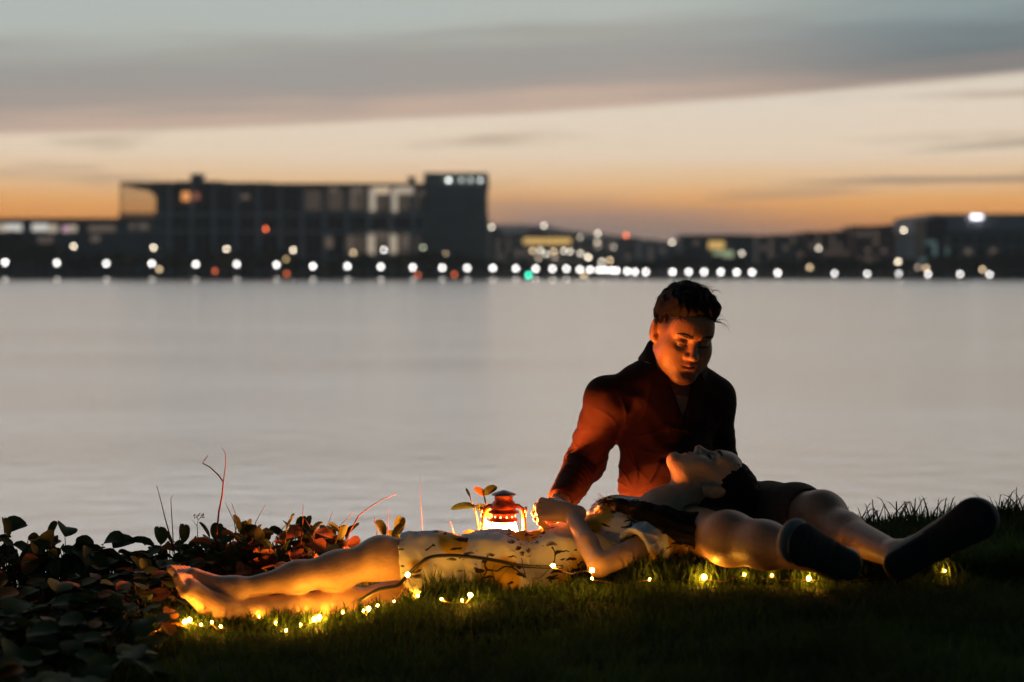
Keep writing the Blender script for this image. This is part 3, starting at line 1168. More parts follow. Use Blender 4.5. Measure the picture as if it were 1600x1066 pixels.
def head(f, fr, sex='m'):
    """skull, face, ears; local axes: x = the person's right, y = forward, z = up"""
    def e(c, r, k=0.02, op='u', ax=None):
        f.el(c, r, k, op, fr, ax)

    def r(a, b, ra, rb, k=0.02, op='u'):
        f.rc(a, b, ra, rb, k, op, fr)
    j = 1.0 if sex == 'm' else 0.86
    e((0, -0.016, 0.036), (0.0745, 0.094, 0.080), 0.02)
    e((0, 0.030, -0.030), (0.063 * (0.96 if sex == 'f' else 1), 0.058, 0.080), 0.04)
    for s_ in (-1, 1):
        r((s_ * 0.050 * j, -0.002, -0.052), (s_ * 0.018 * j, 0.066, -0.098), 0.019, 0.017, 0.03)      # jaw line
        e((s_ * 0.041, 0.052, -0.026), (0.024, 0.022, 0.022), 0.025)                                 # cheek
        r((s_ * 0.012, 0.083, 0.021), (s_ * 0.043, 0.070, 0.022), 0.0085, 0.008, 0.016)              # brow ridge
        e((s_ * 0.038, 0.046, -0.056), (0.026 * j, 0.026, 0.030), 0.03)
    e((0, 0.074, -0.100), (0.019 * j, 0.015, 0.015), 0.025)                                           # chin
    e((0, 0.060, 0.045), (0.052, 0.030, 0.035), 0.03)                                                # forehead
    for s_ in (-1, 1):
        e((s_ * 0.031, 0.094, -0.001), (0.019, 0.017, 0.013), 0.018, 's')                            # socket
        e((s_ * 0.031, 0.0705, -0.001), (0.0155, 0.0135, 0.0125), 0.004)                              # eyeball under the lid
    r((0, 0.080, 0.008), (0, 0.101, -0.030), 0.0075, 0.0095, 0.012)                                   # nose
    e((0, 0.099, -0.034), (0.0115, 0.0115, 0.0095), 0.008)
    for s_ in (-1, 1):
        e((s_ * 0.0125, 0.090, -0.036), (0.0085, 0.011, 0.008), 0.007)
        e((s_ * 0.007, 0.099, -0.0455), (0.0035, 0.005, 0.003), 0.003, 's')
    e((0, 0.074, -0.066), (0.030, 0.013, 0.020), 0.02)                                               # muzzle
    w = 0.0245 if sex == 'm' else 0.021
    for s_ in (-1, 1):
        r((0, 0.0880, -0.0580), (s_ * w, 0.0775, -0.0610), 0.0050, 0.0026, 0.006)                      # lips
        r((0, 0.0865, -0.0700), (s_ * w * 0.9, 0.0775, -0.0640), 0.0058, 0.0026, 0.006)
    for s_ in (-1, 1):
        r((0, 0.0935, -0.0648), (s_ * w * 1.12, 0.0810, -0.0615), 0.0022, 0.0018, 0.003, 's')
    e((0, 0.094, -0.082), (0.015, 0.006, 0.005), 0.012, 's')
    for s_ in (-1, 1):                                                                               # ears
        c, sn = math.cos(0.35), math.sin(0.35)
        ax = np.array([[c, s_ * -sn, 0], [s_ * sn * 1, c, 0], [0, 0, 1]]).T if s_ > 0 else np.array([[c, sn, 0], [-sn, c, 0], [0, 0, 1]]).T
        e((s_ * 0.0790, -0.016, -0.004), (0.0095, 0.0185, 0.0310), 0.008, ax=ax)
        e((s_ * 0.0900, -0.013, 0.000), (0.0065, 0.0100, 0.0190), 0.004, 's', ax=ax)
        e((s_ * 0.0765, -0.004, -0.027), (0.007, 0.009, 0.011), 0.008)
        e((s_ * 0.0740, -0.016, -0.002), (0.009, 0.014, 0.024), 0.008)


def face_colors(V, fr, col, base, lip, beard=None, closed=False):
    """skin colouring that belongs to the face: lips, lashes, beard shadow"""
    L = fr.loc(V)
    x, y, z = L[:, 0], L[:, 1], L[:, 2]
    near = (np.abs(x) < 0.10) & (np.abs(z) < 0.16) & (y > -0.12) & (y < 0.13)
    ax = np.abs(x)
    m = near & (y > 0.070) & (ax < 0.025) & (np.abs(z + 0.0645 - 3.0 * ax * ax) < 0.0120 * (1 - (ax / 0.028) ** 2))
    col[m] = lip
    w = near & (y > 0.06) & (((ax - 0.031) / 0.040) ** 2 + ((z + 0.01) / 0.035) ** 2 < 1)
    # lash line
    lash = near & (y > 0.055) & (np.abs(ax - 0.031) < 0.0165) & (np.abs(z - (-0.0075 + 0.10 * (ax - 0.031))) < 0.0026)
    col[lash] = np.array([0.02, 0.012, 0.01])
    if beard is not None:
        b = 0.85 * sstep(-0.060 , -0.098, z - 0.25 * np.clip(ax - 0.02, 0, 0.05)) * (y > -0.03)
        mo = np.exp(-((z + 0.049) / 0.005) ** 2) * (ax < 0.026) * (y > 0.075)
        b = np.clip(np.maximum(b, mo * 0.6) * near, 0, 1) * (~m)
        nn = 0.5 + 0.5 * np.sin(x * 900) * np.sin(z * 1100 + 2) * np.sin(y * 1000)
        b = b * (0.62 + 0.25 * nn)
        col[:] = col * (1 - b[:, None]) + np.array(beard)[None] * b[:, None]
    return col


def hand(f, fr, side=1, curl=(0.35, 0.5, 0.4), spread=1.0, thumb=0.5, k=0.004):
    """local: y from wrist to fingertips, z = back of the hand, x towards the thumb when side=1; returns nail points"""
    s = side
    f.rc((0, -0.02, 0), (0.0, 0.018, 0), 0.026, 0.028, 0.014, fr=fr, flat=((0, 0, 1), 0.66))
    for i, xo in enumerate((0.029, 0.0095, -0.0100, -0.0285)):
        bx = s * xo
        by = (0.088, 0.092, 0.087, 0.078)[i]
        f.rc((s * xo * 0.55, 0.012, 0), (bx, by, 0.001), 0.0135, 0.0108, 0.012, fr=fr)
    f.rc((s * 0.018, 0.02, -0.006), (s * 0.030, 0.050, -0.008), 0.016, 0.013, 0.012, fr=fr)
    nails = []
    for i, xo in enumerate((0.029, 0.0095, -0.0100, -0.0285)):
        ln = (0.070, 0.078, 0.072, 0.056)[i]
        p = np.array([s * xo, (0.088, 0.092, 0.087, 0.078)[i], 0.001])
        a = 0.0
        sx = s * xo * 3.0 * spread
        for q, (fr_, rr0, rr1) in enumerate(((0.45, 0.0096, 0.0086), (0.30, 0.0086, 0.0078), (0.25, 0.0078, 0.0066))):
            a += curl[q] * (1 + 0.12 * (i - 1))
            d = np.array([sx * 0.9, math.cos(a), -math.sin(a)])
            d /= np.linalg.norm(d)
            p2 = p + d * ln * fr_
            sc_ = 0.86 if i == 3 else 1.0
            f.rc(p, p2, rr0 * sc_, rr1 * sc_, k, fr=fr)
            p = p2
    p0 = np.array([s * 0.022, 0.022, -0.006])
    p1 = p0 + np.array([s * 0.026, 0.024, -0.010])
    p2 = p1 + np.array([s * 0.012 * (1 - thumb), 0.026, -0.004 - 0.012 * thumb])
    p3 = p2 + np.array([s * -0.004 * thumb, 0.024, -0.004 - 0.012 * thumb])
    f.rc(p0, p1, 0.0135, 0.0112, 0.008, fr=fr)
    f.rc(p1, p2, 0.0110, 0.0098, 0.004, fr=fr)
    f.rc(p2, p3, 0.0098, 0.0078, 0.004, fr=fr)


def hairline(fr, rng, n, c0, r0, cuts, dirf, L0, L1):
    """short strands rooted along the edge of the hair"""
    out = []
    tries = 0
    while len(out) < n and tries < 40000:
        tries += 1
        v = np.array([rng.gauss(0, 1), rng.gauss(0, 1), rng.gauss(0, 1)])
        v /= np.linalg.norm(v)
        p = np.array(c0) + v * np.array(r0)
        dmin = min(float(np.linalg.norm((p - np.array(c)) / np.array(r))) - 1 for c, r in cuts)
        if -0.04 < dmin < 0.05:
            d = np.array(dirf(p)) + np.array([rng.gauss(0, 0.25), rng.gauss(0, 0.25), rng.gauss(0, 0.25)])
            nrm = v / np.array(r0)
            nrm /= np.linalg.norm(nrm)
            d = d - nrm * (d @ nrm)
            d /= np.linalg.norm(d) + 1e-9
            L_ = rng.uniform(L0, L1)
            out.append([fr.w(p - d * 0.002), fr.w(p + d * L_ * 0.5 + nrm * 0.0015), fr.w(p + d * L_ + nrm * 0.002)])
    return out


def strands(mb, paths, r=0.0012, n=4):
    for p in paths:
        rad = [r * (1 - 0.75 * i / (len(p) - 1)) for i in range(len(p))]
        mb.tube(p, rad, n, cap=False)


# ---- the seated man
HM = Frame(P(1067, 519, 3.98), (0.23, -0.90, -0.33), (0.11, 0, 1), 1.04)
m_pel = np.array([0.465, 4.00, 0.115])
m_wst = P(1040, 742, 4.06)
m_chs = P(1036, 650, 4.07)
m_nek = P(1050, 570, 4.08)
m_sR = P(948, 624, 4.00)
m_sL = P(1114, 622, 4.08)
m_eR = P(915, 722, 4.11)
m_wR = P(874, 786, 3.85)
m_eL = P(1120, 722, 4.15)
m_wL = P(1140, 820, 4.18)
hipR = np.array([0.42, 3.93, 0.10])
hipL = np.array([0.55, 4.02, 0.12])
kneR = P(1137, 842, 3.42)
ankR = P(1322, 880, 3.12)
kneL = P(1284, 808, 3.56)
ankL = P(1402, 868, 3.20)

g_ = Field((0.05, 2.98, -0.02), (1.06, 4.34, 0.84), 0.003)
g_.el(m_pel, (0.135, 0.10, 0.085), 0.05)
g_.rc(m_pel + [0, 0, 0.05], m_wst, 0.105, 0.10, 0.06)
g_.rc(m_wst, m_chs, 0.10, 0.105, 0.06)
g_.el(m_chs + [0, 0, 0.02], (0.135, 0.095, 0.14), 0.05)
g_.rc(m_nek + [0, 0.01, -0.03], HM.w((0, -0.03, -0.055)), 0.060, 0.054, 0.03)
g_.rc(m_nek + [0, 0, -0.02], m_sR, 0.05, 0.05, 0.05)
g_.rc(m_nek + [0, 0, -0.02], m_sL, 0.05, 0.05, 0.05)
g_.rc(m_sR, m_eR, 0.046, 0.036, 0.03)
g_.rc(m_eR, m_wR, 0.036, 0.025, 0.02)
g_.rc(m_sL, m_eL, 0.046, 0.036, 0.03)
g_.rc(m_eL, m_wL, 0.036, 0.025, 0.02)
head(g_, HM, 'm')
# legs
g_.rc(hipR, kneR, 0.080, 0.055, 0.04)
g_.el(kneR + [0.004, -0.008, 0.006], (0.044, 0.047, 0.047), 0.04)
mid = kneR * 0.66 + ankR * 0.34
g_.rc(kneR, mid + [-0.0, 0.008, 0.002], 0.049, 0.047, 0.05)
g_.rc(mid + [0, 0.008, 0.002], ankR, 0.047, 0.030, 0.05)
g_.rc(hipL, kneL, 0.085, 0.062, 0.04)
g_.el(kneL + [0.0, -0.006, 0.004], (0.052, 0.054, 0.056), 0.03)
mid = kneL * 0.66 + ankL * 0.34
g_.rc(kneL, mid + [0.0, 0.01, -0.012], 0.048, 0.047, 0.03)
g_.rc(mid + [0.0, 0.01, -0.012], ankL, 0.047, 0.029, 0.03)


def foot_frame(heel, toe, normal):
    """y = heel to toe, z = instep side (away from the sole), origin on the sole under the heel"""
    fw = np.array(toe) - np.array(heel)
    return Frame(heel, fw, normal, 1.0)


FR_ = foot_frame(P(1328, 884, 3.05), P(1252, 846, 2.97), (0.16, 0.93, -0.30))
FL_ = foot_frame(P(1404, 884, 3.14), P(1540, 805, 3.06), (-0.10, 0.95, -0.30))
lenR, lenL = 0.185, 0.245
for fr_, ln, ank in ((FR_, lenR, ankR), (FL_, lenL, ankL)):
    g_.rc(ank, fr_.w((0, 0.02, 0.045)), 0.031, 0.030, 0.02)
    g_.rc(fr_.w((0, 0.02, 0.045)), fr_.w((0, ln * 0.75, 0.028)), 0.032, 0.026, 0.03)
# right hand, resting on the woman's belly
HR = Frame(m_wR + [-0.004, -0.012, -0.006], (-0.16, -0.80, -0.36), (-0.15, -0.42, 0.9), 1.0)
hand(g_, HR, side=-1, curl=(0.55, 0.75, 0.5), spread=0.9, thumb=0.3)
HL = Frame(m_wL, (0.35, 0.35, -0.55), (0.2, 0.2, 0.95), 1.0)
hand(g_, HL, side=1, curl=(0.1, 0.1, 0.1))
V, Fc = biggest(*g_.mesh())
col = np.tile(np.array([[0.37, 0.20, 0.12]]), (len(V), 1))
col = face_colors(V, HM, col, None, np.array([0.36, 0.17, 0.12]), beard=(0.05, 0.03, 0.022))
L = HM.loc(V)
axx = np.abs(L[:, 0])
hl = 0.050 + 0.35 * (L[:, 2] - 0.03)
fade = sstep(-0.020, 0.045, L[:, 2]) * sstep(hl + 0.006, hl - 0.012, L[:, 1]) * (1 - 0.5 * (axx > 0.0765)) * (axx < 0.0785) * (np.abs(L[:, 2]) < 0.16) * (np.abs(L[:, 1]) < 0.13)
fade = np.clip(fade + 0 * (np.abs(L[:, 1] - 0.034) < 0.009) * (L[:, 2] > -0.035) * (L[:, 2] < 0.02) * (axx > 0.05) * (axx < 0.08) * 0.7, 0, 1)
col = col * (1 - 0.92 * fade[:, None]) + np.array([0.012, 0.009, 0.008]) * 0.92 * fade[:, None]
manV, manF = V, Fc
man = mesh_obj('person', V, Fc, M['skin'], colors=col)
tag(man, 'young man in a dark shirt and brown shorts sitting over the lying woman', 'person', 'couple on the lake bank')

# shirt
f = Field((0.05, 3.62, 0.06), (0.78, 4.34, 0.70), 0.0035)
f.el(m_pel + [-0.005, 0, 0.03], (0.150, 0.118, 0.09), 0.05)
f.rc(m_pel + [-0.005, 0, 0.08], m_wst, 0.116, 0.118, 0.06)
f.rc(m_wst, m_chs, 0.118, 0.120, 0.06)
f.el(m_chs + [0.006, 0, 0.015], (0.150, 0.114, 0.155), 0.05)
f.rc(m_nek + [0, 0.012, -0.04], m_nek + [0.0, 0.006, -0.010], 0.080, 0.070, 0.04)
f.rc(m_nek + [-0.02, 0.01, -0.045], m_sR, 0.064, 0.057, 0.05)
f.rc(m_nek + [0.02, 0.01, -0.045], m_sL, 0.064, 0.057, 0.05)
f.rc(m_sR, m_eR, 0.060, 0.055, 0.03)
cuffR = m_eR * 0.14 + m_wR * 0.86
f.rc(m_eR, cuffR, 0.055, 0.042, 0.025)
f.rc(m_sL, m_eL, 0.062, 0.055, 0.03)
f.rc(m_eL, m_eL * 0.8 + m_wL * 0.2, 0.055, 0.052, 0.03)
f.wrinkle(0.0020, 75, (0.3, 0.1, 1.0), seed=1.3)
f.folds(m_sR, m_eR, 0.0045, 0.038, 0.10, 0.6, 0.35, 1.05)
f.folds(m_eR, m_wR, 0.0060, 0.027, 0.075, 2.1, -0.05, 0.9)
f.folds(m_sL, m_eL, 0.0045, 0.038, 0.10, 1.4, 0.3, 1.1)
f.rays(m_sR + [0.045, -0.06, -0.10], (0, -1, 0), 0.0032, 9, 0.06, 0.20, 0.7)
f.rays(m_sL + [-0.045, -0.06, -0.10], (0, -1, 0), 0.0040, 9, 0.04, 0.18, 2.2)
f.rays(m_wst + [-0.10, -0.08, -0.03], (0, -1, 0), 0.0050, 9, 0.04, 0.17, 1.1)
nkF = Frame(m_nek, (0.12, -1, -0.15), (0, 0.1, 1), 1.0)


def vcut(x, y, z):
    q_ = [(x - nkF.o[0]) * nkF.M[0, k] + (y - nkF.o[1]) * nkF.M[1, k] + (z - nkF.o[2]) * nkF.M[2, k] for k in range(3)]
    wv = np.clip((q_[2] + 0.125) / 0.150, 0, 1.4) * 0.052
    return np.maximum(np.maximum(np.abs(q_[0] + 0.004) - wv, 0.012 - q_[1]), -(q_[2] + 0.125))


f.fn(m_nek - 0.17, m_nek + 0.17, vcut, 0.006, 's')
f.fn(m_nek - 0.12, m_nek + 0.14, lambda x, y, z: np.maximum((m_nek[2] + 0.012) - z, np.sqrt((x - m_nek[0]) ** 2 + (y - m_nek[1] - 0.01) ** 2) - 0.095), 0.010, 's')
f.rc(nkF.w((0, -0.014, 0.14)), nkF.w((0, 0.0, -0.004)), 0.060, 0.056, 0.008, 's')
# button placket
f.rc(nkF.w((0.006, 0.098, -0.128)), nkF.w((0.006, 0.108, -0.36)), 0.010, 0.010, 0.004)
V, Fc = biggest(*f.mesh())
shirt = mesh_obj('shirt', V, Fc, M['shirt'], man)
# collar: a folded band with two points, open at the throat
mb = MB()
na = 40
Vc = []
for i in range(na + 1):
    t_ = i / na
    a = math.radians(-148 + 296 * t_)
    fr_t = abs(a) / math.radians(148)
    tip = max(0.0, (fr_t - 0.72) / 0.28)
    zt = 0.056 - 0.030 * fr_t ** 2
    for (r_, z_) in ((0.0600, zt - 0.012), (0.0625, zt + 0.004), (0.0660, zt + 0.006), (0.0760, zt - 0.018), (0.0880 + 0.006 * tip, zt - 0.038 - 0.024 * tip),
                     (0.0850 + 0.006 * tip, zt - 0.037 - 0.024 * tip), (0.0730, zt - 0.020), (0.0645, zt - 0.004)):
        aa = a * (1 - 0.06 * tip * (1 if r_ > 0.07 else 0))
        r_ *= 1 + 0.20 * fr_t ** 2
        Vc.append(nkF.w((r_ * 1.04 * math.sin(aa), -0.004 - r_ * 1.06 * math.cos(aa), z_ + 0.004)))
Fl = []
for i in range(na):
    for k in range(8):
        k2 = (k + 1) % 8
        Fl.append((i * 8 + k, i * 8 + k2, (i + 1) * 8 + k2, (i + 1) * 8 + k))
Fl.append(tuple(range(8)))
Fl.append(tuple(na * 8 + k for k in range(8))[::-1])
mb.add(Vc, Fl)
mb.build('collar', M['shirt'], shirt, smooth=True)
for i in range(4):
    mb = MB()
    c0 = nkF.w((0.006, 0.110 + 0.002 * i, -0.145 - 0.058 * i))
    c1 = nkF.w((0.006, 0.119 + 0.002 * i, -0.145 - 0.058 * i))
    mb.tube([c0, c1], 0.0055, 12)
    mb.build('button', M['sole'], shirt, smooth=False)
# cuffs
f = Field((0.05, 3.60, 0.10), (0.78, 4.32, 0.44), 0.003)
d = (m_wR - m_eR) / np.linalg.norm(m_wR - m_eR)
f.rc(cuffR - d * 0.02, cuffR + d * 0.008, 0.041, 0.039, 0.006)
f.rc(cuffR + d * 0.03, cuffR + d * 0.09, 0.031, 0.031, 0.004, 's')
V, Fc = f.mesh()
mesh_obj('cuff', V, Fc, M['shirt'], shirt)
f = Field((0.4, 3.80, 0.10), (0.78, 4.32, 0.44), 0.003)
d = (m_wL - m_eL) / np.linalg.norm(m_wL - m_eL)
cl = m_eL + d * 0.02
for q in range(3):
    f.rc(cl + d * (0.012 * q), cl + d * (0.012 * q + 0.003), 0.057 - 0.001 * q, 0.056, 0.003)
V, Fc = f.mesh()
mesh_obj('cuff', V, Fc, M['shirt'], shirt)

# shorts
f = Field((0.26, 3.40, 0.0), (0.98, 4.22, 0.36), 0.0035)
f.el(m_pel + [0.0, 0.0, 0.0], (0.158, 0.128, 0.100), 0.04)
hemL = hipL * 0.22 + kneL * 0.78
hemR = hipR * 0.55 + kneR * 0.45
f.rc(hipL, hemL, 0.100, 0.083, 0.03)
f.rc(hipR, hemR, 0.096, 0.080, 0.03)
f.wrinkle(0.003, 85, (0.8, -0.5, 0.6), seed=0.4)
for (h_, hp, kn, r_) in ((hemL, hipL, kneL, 0.083), (hemR, hipR, kneR, 0.080)):
    d = (kn - hp) / np.linalg.norm(kn - hp)
    n0 = h_ + d * 0.012

    def cut(x, y, z, n0=n0, d=d):
        pl = (x - n0[0]) * d[0] + (y - n0[1]) * d[1] + (z - n0[2]) * d[2]
        rr = np.sqrt((x - n0[0] - pl * d[0]) ** 2 + (y - n0[1] - pl * d[1]) ** 2 + (z - n0[2] - pl * d[2]) ** 2)
        return np.maximum(-pl, rr - 0.13)
    f.fn(n0 - 0.16, n0 + 0.16, cut, 0.004, 's')
    f.rc(n0 - d * 0.006, n0 - d * 0.002, r_ + 0.004, r_ + 0.004, 0.002)
    f.rc(n0 - d * 0.004, n0 + d * 0.03, 0.070, 0.070, 0.003, 's')
V, Fc = biggest(*f.mesh())
mesh_obj('shorts', V, Fc, M['shorts'], man)

# shoes
for fr_, ln in ((FR_, lenR), (FL_, lenL)):
    lo = np.minimum(fr_.w((0, -0.05, 0)), fr_.w((0, ln + 0.04, 0))) - 0.13
    hi_ = np.maximum(fr_.w((0, -0.05, 0)), fr_.w((0, ln + 0.04, 0))) + 0.13
    f = Field(lo, hi_, 0.003)
    f.rc((0, 0.02, 0.042), (0, ln * 0.72, 0.034), 0.036, 0.040, 0.03, fr=fr_, flat=((0, 0, 1), 0.78))
    f.rc((0, 0.0, 0.027), (0, ln * 0.4, 0.027), 0.035, 0.036, 0.006, fr=fr_, flat=((0, 0, 1), 0.5))
    f.rc((0, ln * 0.4, 0.027), (0, ln * 0.8, 0.027), 0.036, 0.048, 0.006, fr=fr_, flat=((0, 0, 1), 0.5))
    f.rc((0, 0.0, 0.05), (0, 0.03, 0.062), 0.034, 0.034, 0.02, fr=fr_)
    f.rc((0, 0.0, 0.10), (0, 0.045, 0.10), 0.030, 0.030, 0.01, 's', fr=fr_)
    V, Fc = biggest(*f.mesh())
    shoe = mesh_obj('shoe', V, Fc, M['shoe'], man)
    f = Field(lo, hi_, 0.003)
    f.rc((0, 0.0, 0.000), (0, ln * 0.40, 0.000), 0.0335, 0.0340, 0.003, fr=fr_, flat=((0, 0, 1), 0.24))
    f.rc((0, ln * 0.40, 0.000), (0.004, ln * 0.80, 0.000), 0.0340, 0.0470, 0.003, fr=fr_, flat=((0, 0, 1), 0.24))
    for k_ in range(9):
        f.rc((-0.05, ln * (0.02 + 0.115 * k_), -0.0125), (0.05, ln * (0.02 + 0.115 * k_), -0.0125), 0.0035, 0.0035, 0.003, 's', fr=fr_)
    f.rc((-0.05, ln * 0.33, -0.017), (0.05, ln * 0.33, -0.017), 0.011, 0.011, 0.01, 's', fr=fr_)
    V, Fc = biggest(*f.mesh())
    mesh_obj('sole', V, Fc, M['sole'], shoe)

hairM = None
# hair: short sides, fuller textured top
f = Field(HM.o - 0.17, HM.o + 0.17, 0.0028)
f.el((0, -0.020, 0.042), (0.0775, 0.097, 0.083), 0.01, fr=HM)
f.el((0, 0.008, 0.086), (0.062, 0.080, 0.048), 0.03, fr=HM)
f.el((-0.040, 0.048, 0.092), (0.026, 0.034, 0.026), 0.02, fr=HM)
f.el((0.036, 0.046, 0.092), (0.026, 0.034, 0.024), 0.02, fr=HM)
# clear the face, the clipped sides and the neck
f.el((0, 0.134, -0.030), (0.105, 0.094, 0.134), 0.010, 's', fr=HM)
f.el((0, 0.0, -0.115), (0.16, 0.20, 0.155), 0.010, 's', fr=HM)
for s_ in (-1, 1):
    f.el((s_ * 0.100, 0.050, 0.015), (0.040, 0.055, 0.060), 0.010, 's', fr=HM)
f.wrinkle(0.0035, 210, HM.M[:, 0], seed=0.7)
V, Fc = biggest(*f.mesh())
rng = random.Random(11)
mb = MB()
paths = []
for i in range(260):
    a = rng.uniform(-1.0, 1.0)
    b = rng.uniform(-0.9, 1.0)
    base = np.array([0.062 * a, -0.01 + 0.085 * b, 0.042 + 0.088 * math.sqrt(max(0.05, 1 - 0.75 * a * a - 0.6 * b * b))])
    d1 = np.array([rng.uniform(-0.7, 0.7) + 0.5 * a, 0.5 + rng.uniform(-0.5, 0.5), 0.42 + rng.uniform(-0.3, 0.3)])
    d1 /= np.linalg.norm(d1)
    L_ = rng.uniform(0.012, 0.030)
    p1 = base + d1 * L_ * 0.5
    p2 = p1 + (d1 + np.array([0.2 * a, 0.4, -0.5])) * L_ * 0.45
    p3 = p2 + (d1 + np.array([0.1, 0.6, -1.5])) * L_ * 0.35
    paths.append([HM.w(base - d1 * 0.006), HM.w(p1), HM.w(p2), HM.w(p3)])
paths += hairline(HM, rng, 420, (0, -0.018, 0.038), (0.0765, 0.096, 0.0825),
                  [((0, 0.134, -0.030), (0.105, 0.094, 0.134)), ((0, 0.0, -0.115), (0.16, 0.20, 0.155))] + [((s_ * 0.100, 0.050, 0.015), (0.040, 0.055, 0.060)) for s_ in (-1, 1)],
                  lambda p: (0.2 * np.sign(p[0]), -0.5, 0.9), 0.010, 0.022)
# the two loose tufts on top
for i in range(16):
    a = 0.006 - 0.003 * i
    base = np.array([a, 0.02 + rng.uniform(-0.02, 0.02), 0.122])
    sg = 1 if i % 2 else -1
    p = [base, base + [sg * 0.004, 0.004, 0.015], base + [sg * 0.015, 0.01, 0.022 + rng.uniform(-.004, .003)], base + [sg * 0.028, 0.016, 0.013]]
    paths.append([HM.w(q) for q in p])
for i in range(150):
    a = rng.uniform(-1, 1)
    base = np.array([0.058 * a, 0.078 - 0.022 * a * a + rng.uniform(-0.008, 0.004), 0.086 - 0.010 * a * a + rng.uniform(-0.004, 0.006)])
    d1 = np.array([rng.uniform(-0.5, 0.5), 0.25, rng.uniform(-0.9, 0.6)])
    L_ = rng.uniform(0.008, 0.018)
    paths.append([HM.w(base), HM.w(base + d1 * L_ * 0.5), HM.w(base + d1 * L_ + [0, -0.002, -0.002])])
strands(mb, paths, 0.0010, 4)
tv = np.array(mb.v)
allV = np.concatenate([V, tv])
allF = np.concatenate([Fc, np.array(mb.f) + len(V)])
mesh_obj('hair', allV, allF, M['hair'], man)
# eyebrows follow the brow of the face
def brow(V, Fc, fr, zb, th, off, parent):
    L = fr.loc(V)
    a = np.abs(L[:, 0])
    zc = zb + 0.0055 * np.sin(np.clip((a - 0.010) / 0.045, 0, 1) * np.pi * 0.75)
    tt = th * np.clip((a - 0.009) / 0.006, 0, 1) * np.clip((0.058 - a) / 0.022, 0, 1)
    for s_ in (-1, 1):
        m = (L[:, 0] * s_ > 0.009) & (a < 0.058) & (np.abs(L[:, 2] - zc) < tt) & (L[:, 1] > 0.045) & (L[:, 1] < 0.12)
        v2, f2 = patch(V, Fc, m, off)
        if len(f2):
            mesh_obj('eyebrow', v2, f2, M['brow'], parent)


brow(manV, manF, HM, 0.0185, 0.0062, 0.0014, man)

# ---- the lying woman
HWm = Frame(P(1111, 758, 3.710), (-0.02, 0.10, 1.0), (1, 0.02, -0.04), 0.93)
w_nek = P(1036, 800, 3.710)
w_chs = P(985, 838, 3.710)
w_bel = P(880, 871, 3.670)
w_pel = P(785, 891, 3.650)
w_sN = P(1040, 840, 3.580)
w_sF = P(1030, 822, 3.870)
w_eN = P(936, 884, 3.420)
w_wN = P(893, 803, 3.640)
hipN = P(770, 884, 3.570)
hipF = P(770, 876, 3.730)
kneN = P(594, 873, 3.530)
ankN = P(366, 923, 3.420)
kneF = P(604, 944, 3.560)
ankF = P(350, 953, 3.390)
g_ = Field((-0.88, 3.16, -0.06), (0.68, 4.02, 0.42), 0.003)
head(g_, HWm, 'f')
g_.rc(w_nek + [-0.005, 0, -0.005], HWm.w((0, -0.030, -0.050)), 0.047, 0.046, 0.03)
g_.el(w_chs, (0.13, 0.125, 0.070), 0.05)
g_.rc(w_nek, w_sN, 0.045, 0.040, 0.05)
g_.rc(w_nek, w_sF, 0.045, 0.040, 0.05)
g_.rc(w_chs, w_bel, 0.070, 0.060, 0.05)
g_.rc(w_bel, w_pel, 0.060, 0.070, 0.05)
g_.rc(w_pel + [0, -0.05, 0], w_pel + [0, 0.04, 0], 0.066, 0.066, 0.05)
g2 = Field((-0.88, 3.16, -0.06), (0.68, 4.02, 0.42), 0.003)
g2.rc(w_pel + [0.03, -0.03, 0], hipN, 0.06, 0.062, 0.04)
g2.rc(hipN, kneN, 0.062, 0.047, 0.03)
g_.rc(hipF, kneF, 0.066, 0.052, 0.04)
g2.rc(w_sN, w_eN, 0.033, 0.0265, 0.02)
g2.rc(w_eN, w_eN * 0.6 + w_wN * 0.4, 0.0255, 0.027, 0.012)
g2.rc(w_eN * 0.6 + w_wN * 0.4, w_wN, 0.027, 0.0190, 0.012)
w_eF = P(930, 850, 3.910)
w_wF = P(850, 850, 3.850)
g_.rc(w_sF, w_eF, 0.036, 0.030, 0.03)
g_.rc(w_eF, w_wF, 0.030, 0.022, 0.03)
HF = Frame(w_wF, (-1, -0.1, -0.15), (0, 0.2, 1), 0.88)
hand(g_, HF, side=1, curl=(0.2, 0.3, 0.2))
# knees, calves
g2.el(kneN + [0.004, -0.004, 0.004], (0.050, 0.046, 0.047), 0.03)
cF = kneF * 0.70 + ankF * 0.30 + [0, 0.0, 0.0]
g_.rc(kneF, cF, 0.040, 0.0370, 0.03)
g_.rc(cF, kneF * 0.42 + ankF * 0.58, 0.0370, 0.031, 0.06)
g_.rc(kneF * 0.42 + ankF * 0.58, ankF, 0.031, 0.0255, 0.03)
cN = kneN * 0.70 + ankN * 0.30 + [0, 0.0, -0.006]
g2.rc(kneN, cN, 0.042, 0.0410, 0.03)
g2.rc(cN, kneN * 0.42 + ankN * 0.58, 0.0410, 0.0310, 0.04)
g2.rc(kneN * 0.42 + ankN * 0.58, ankN, 0.0310, 0.0225, 0.04)


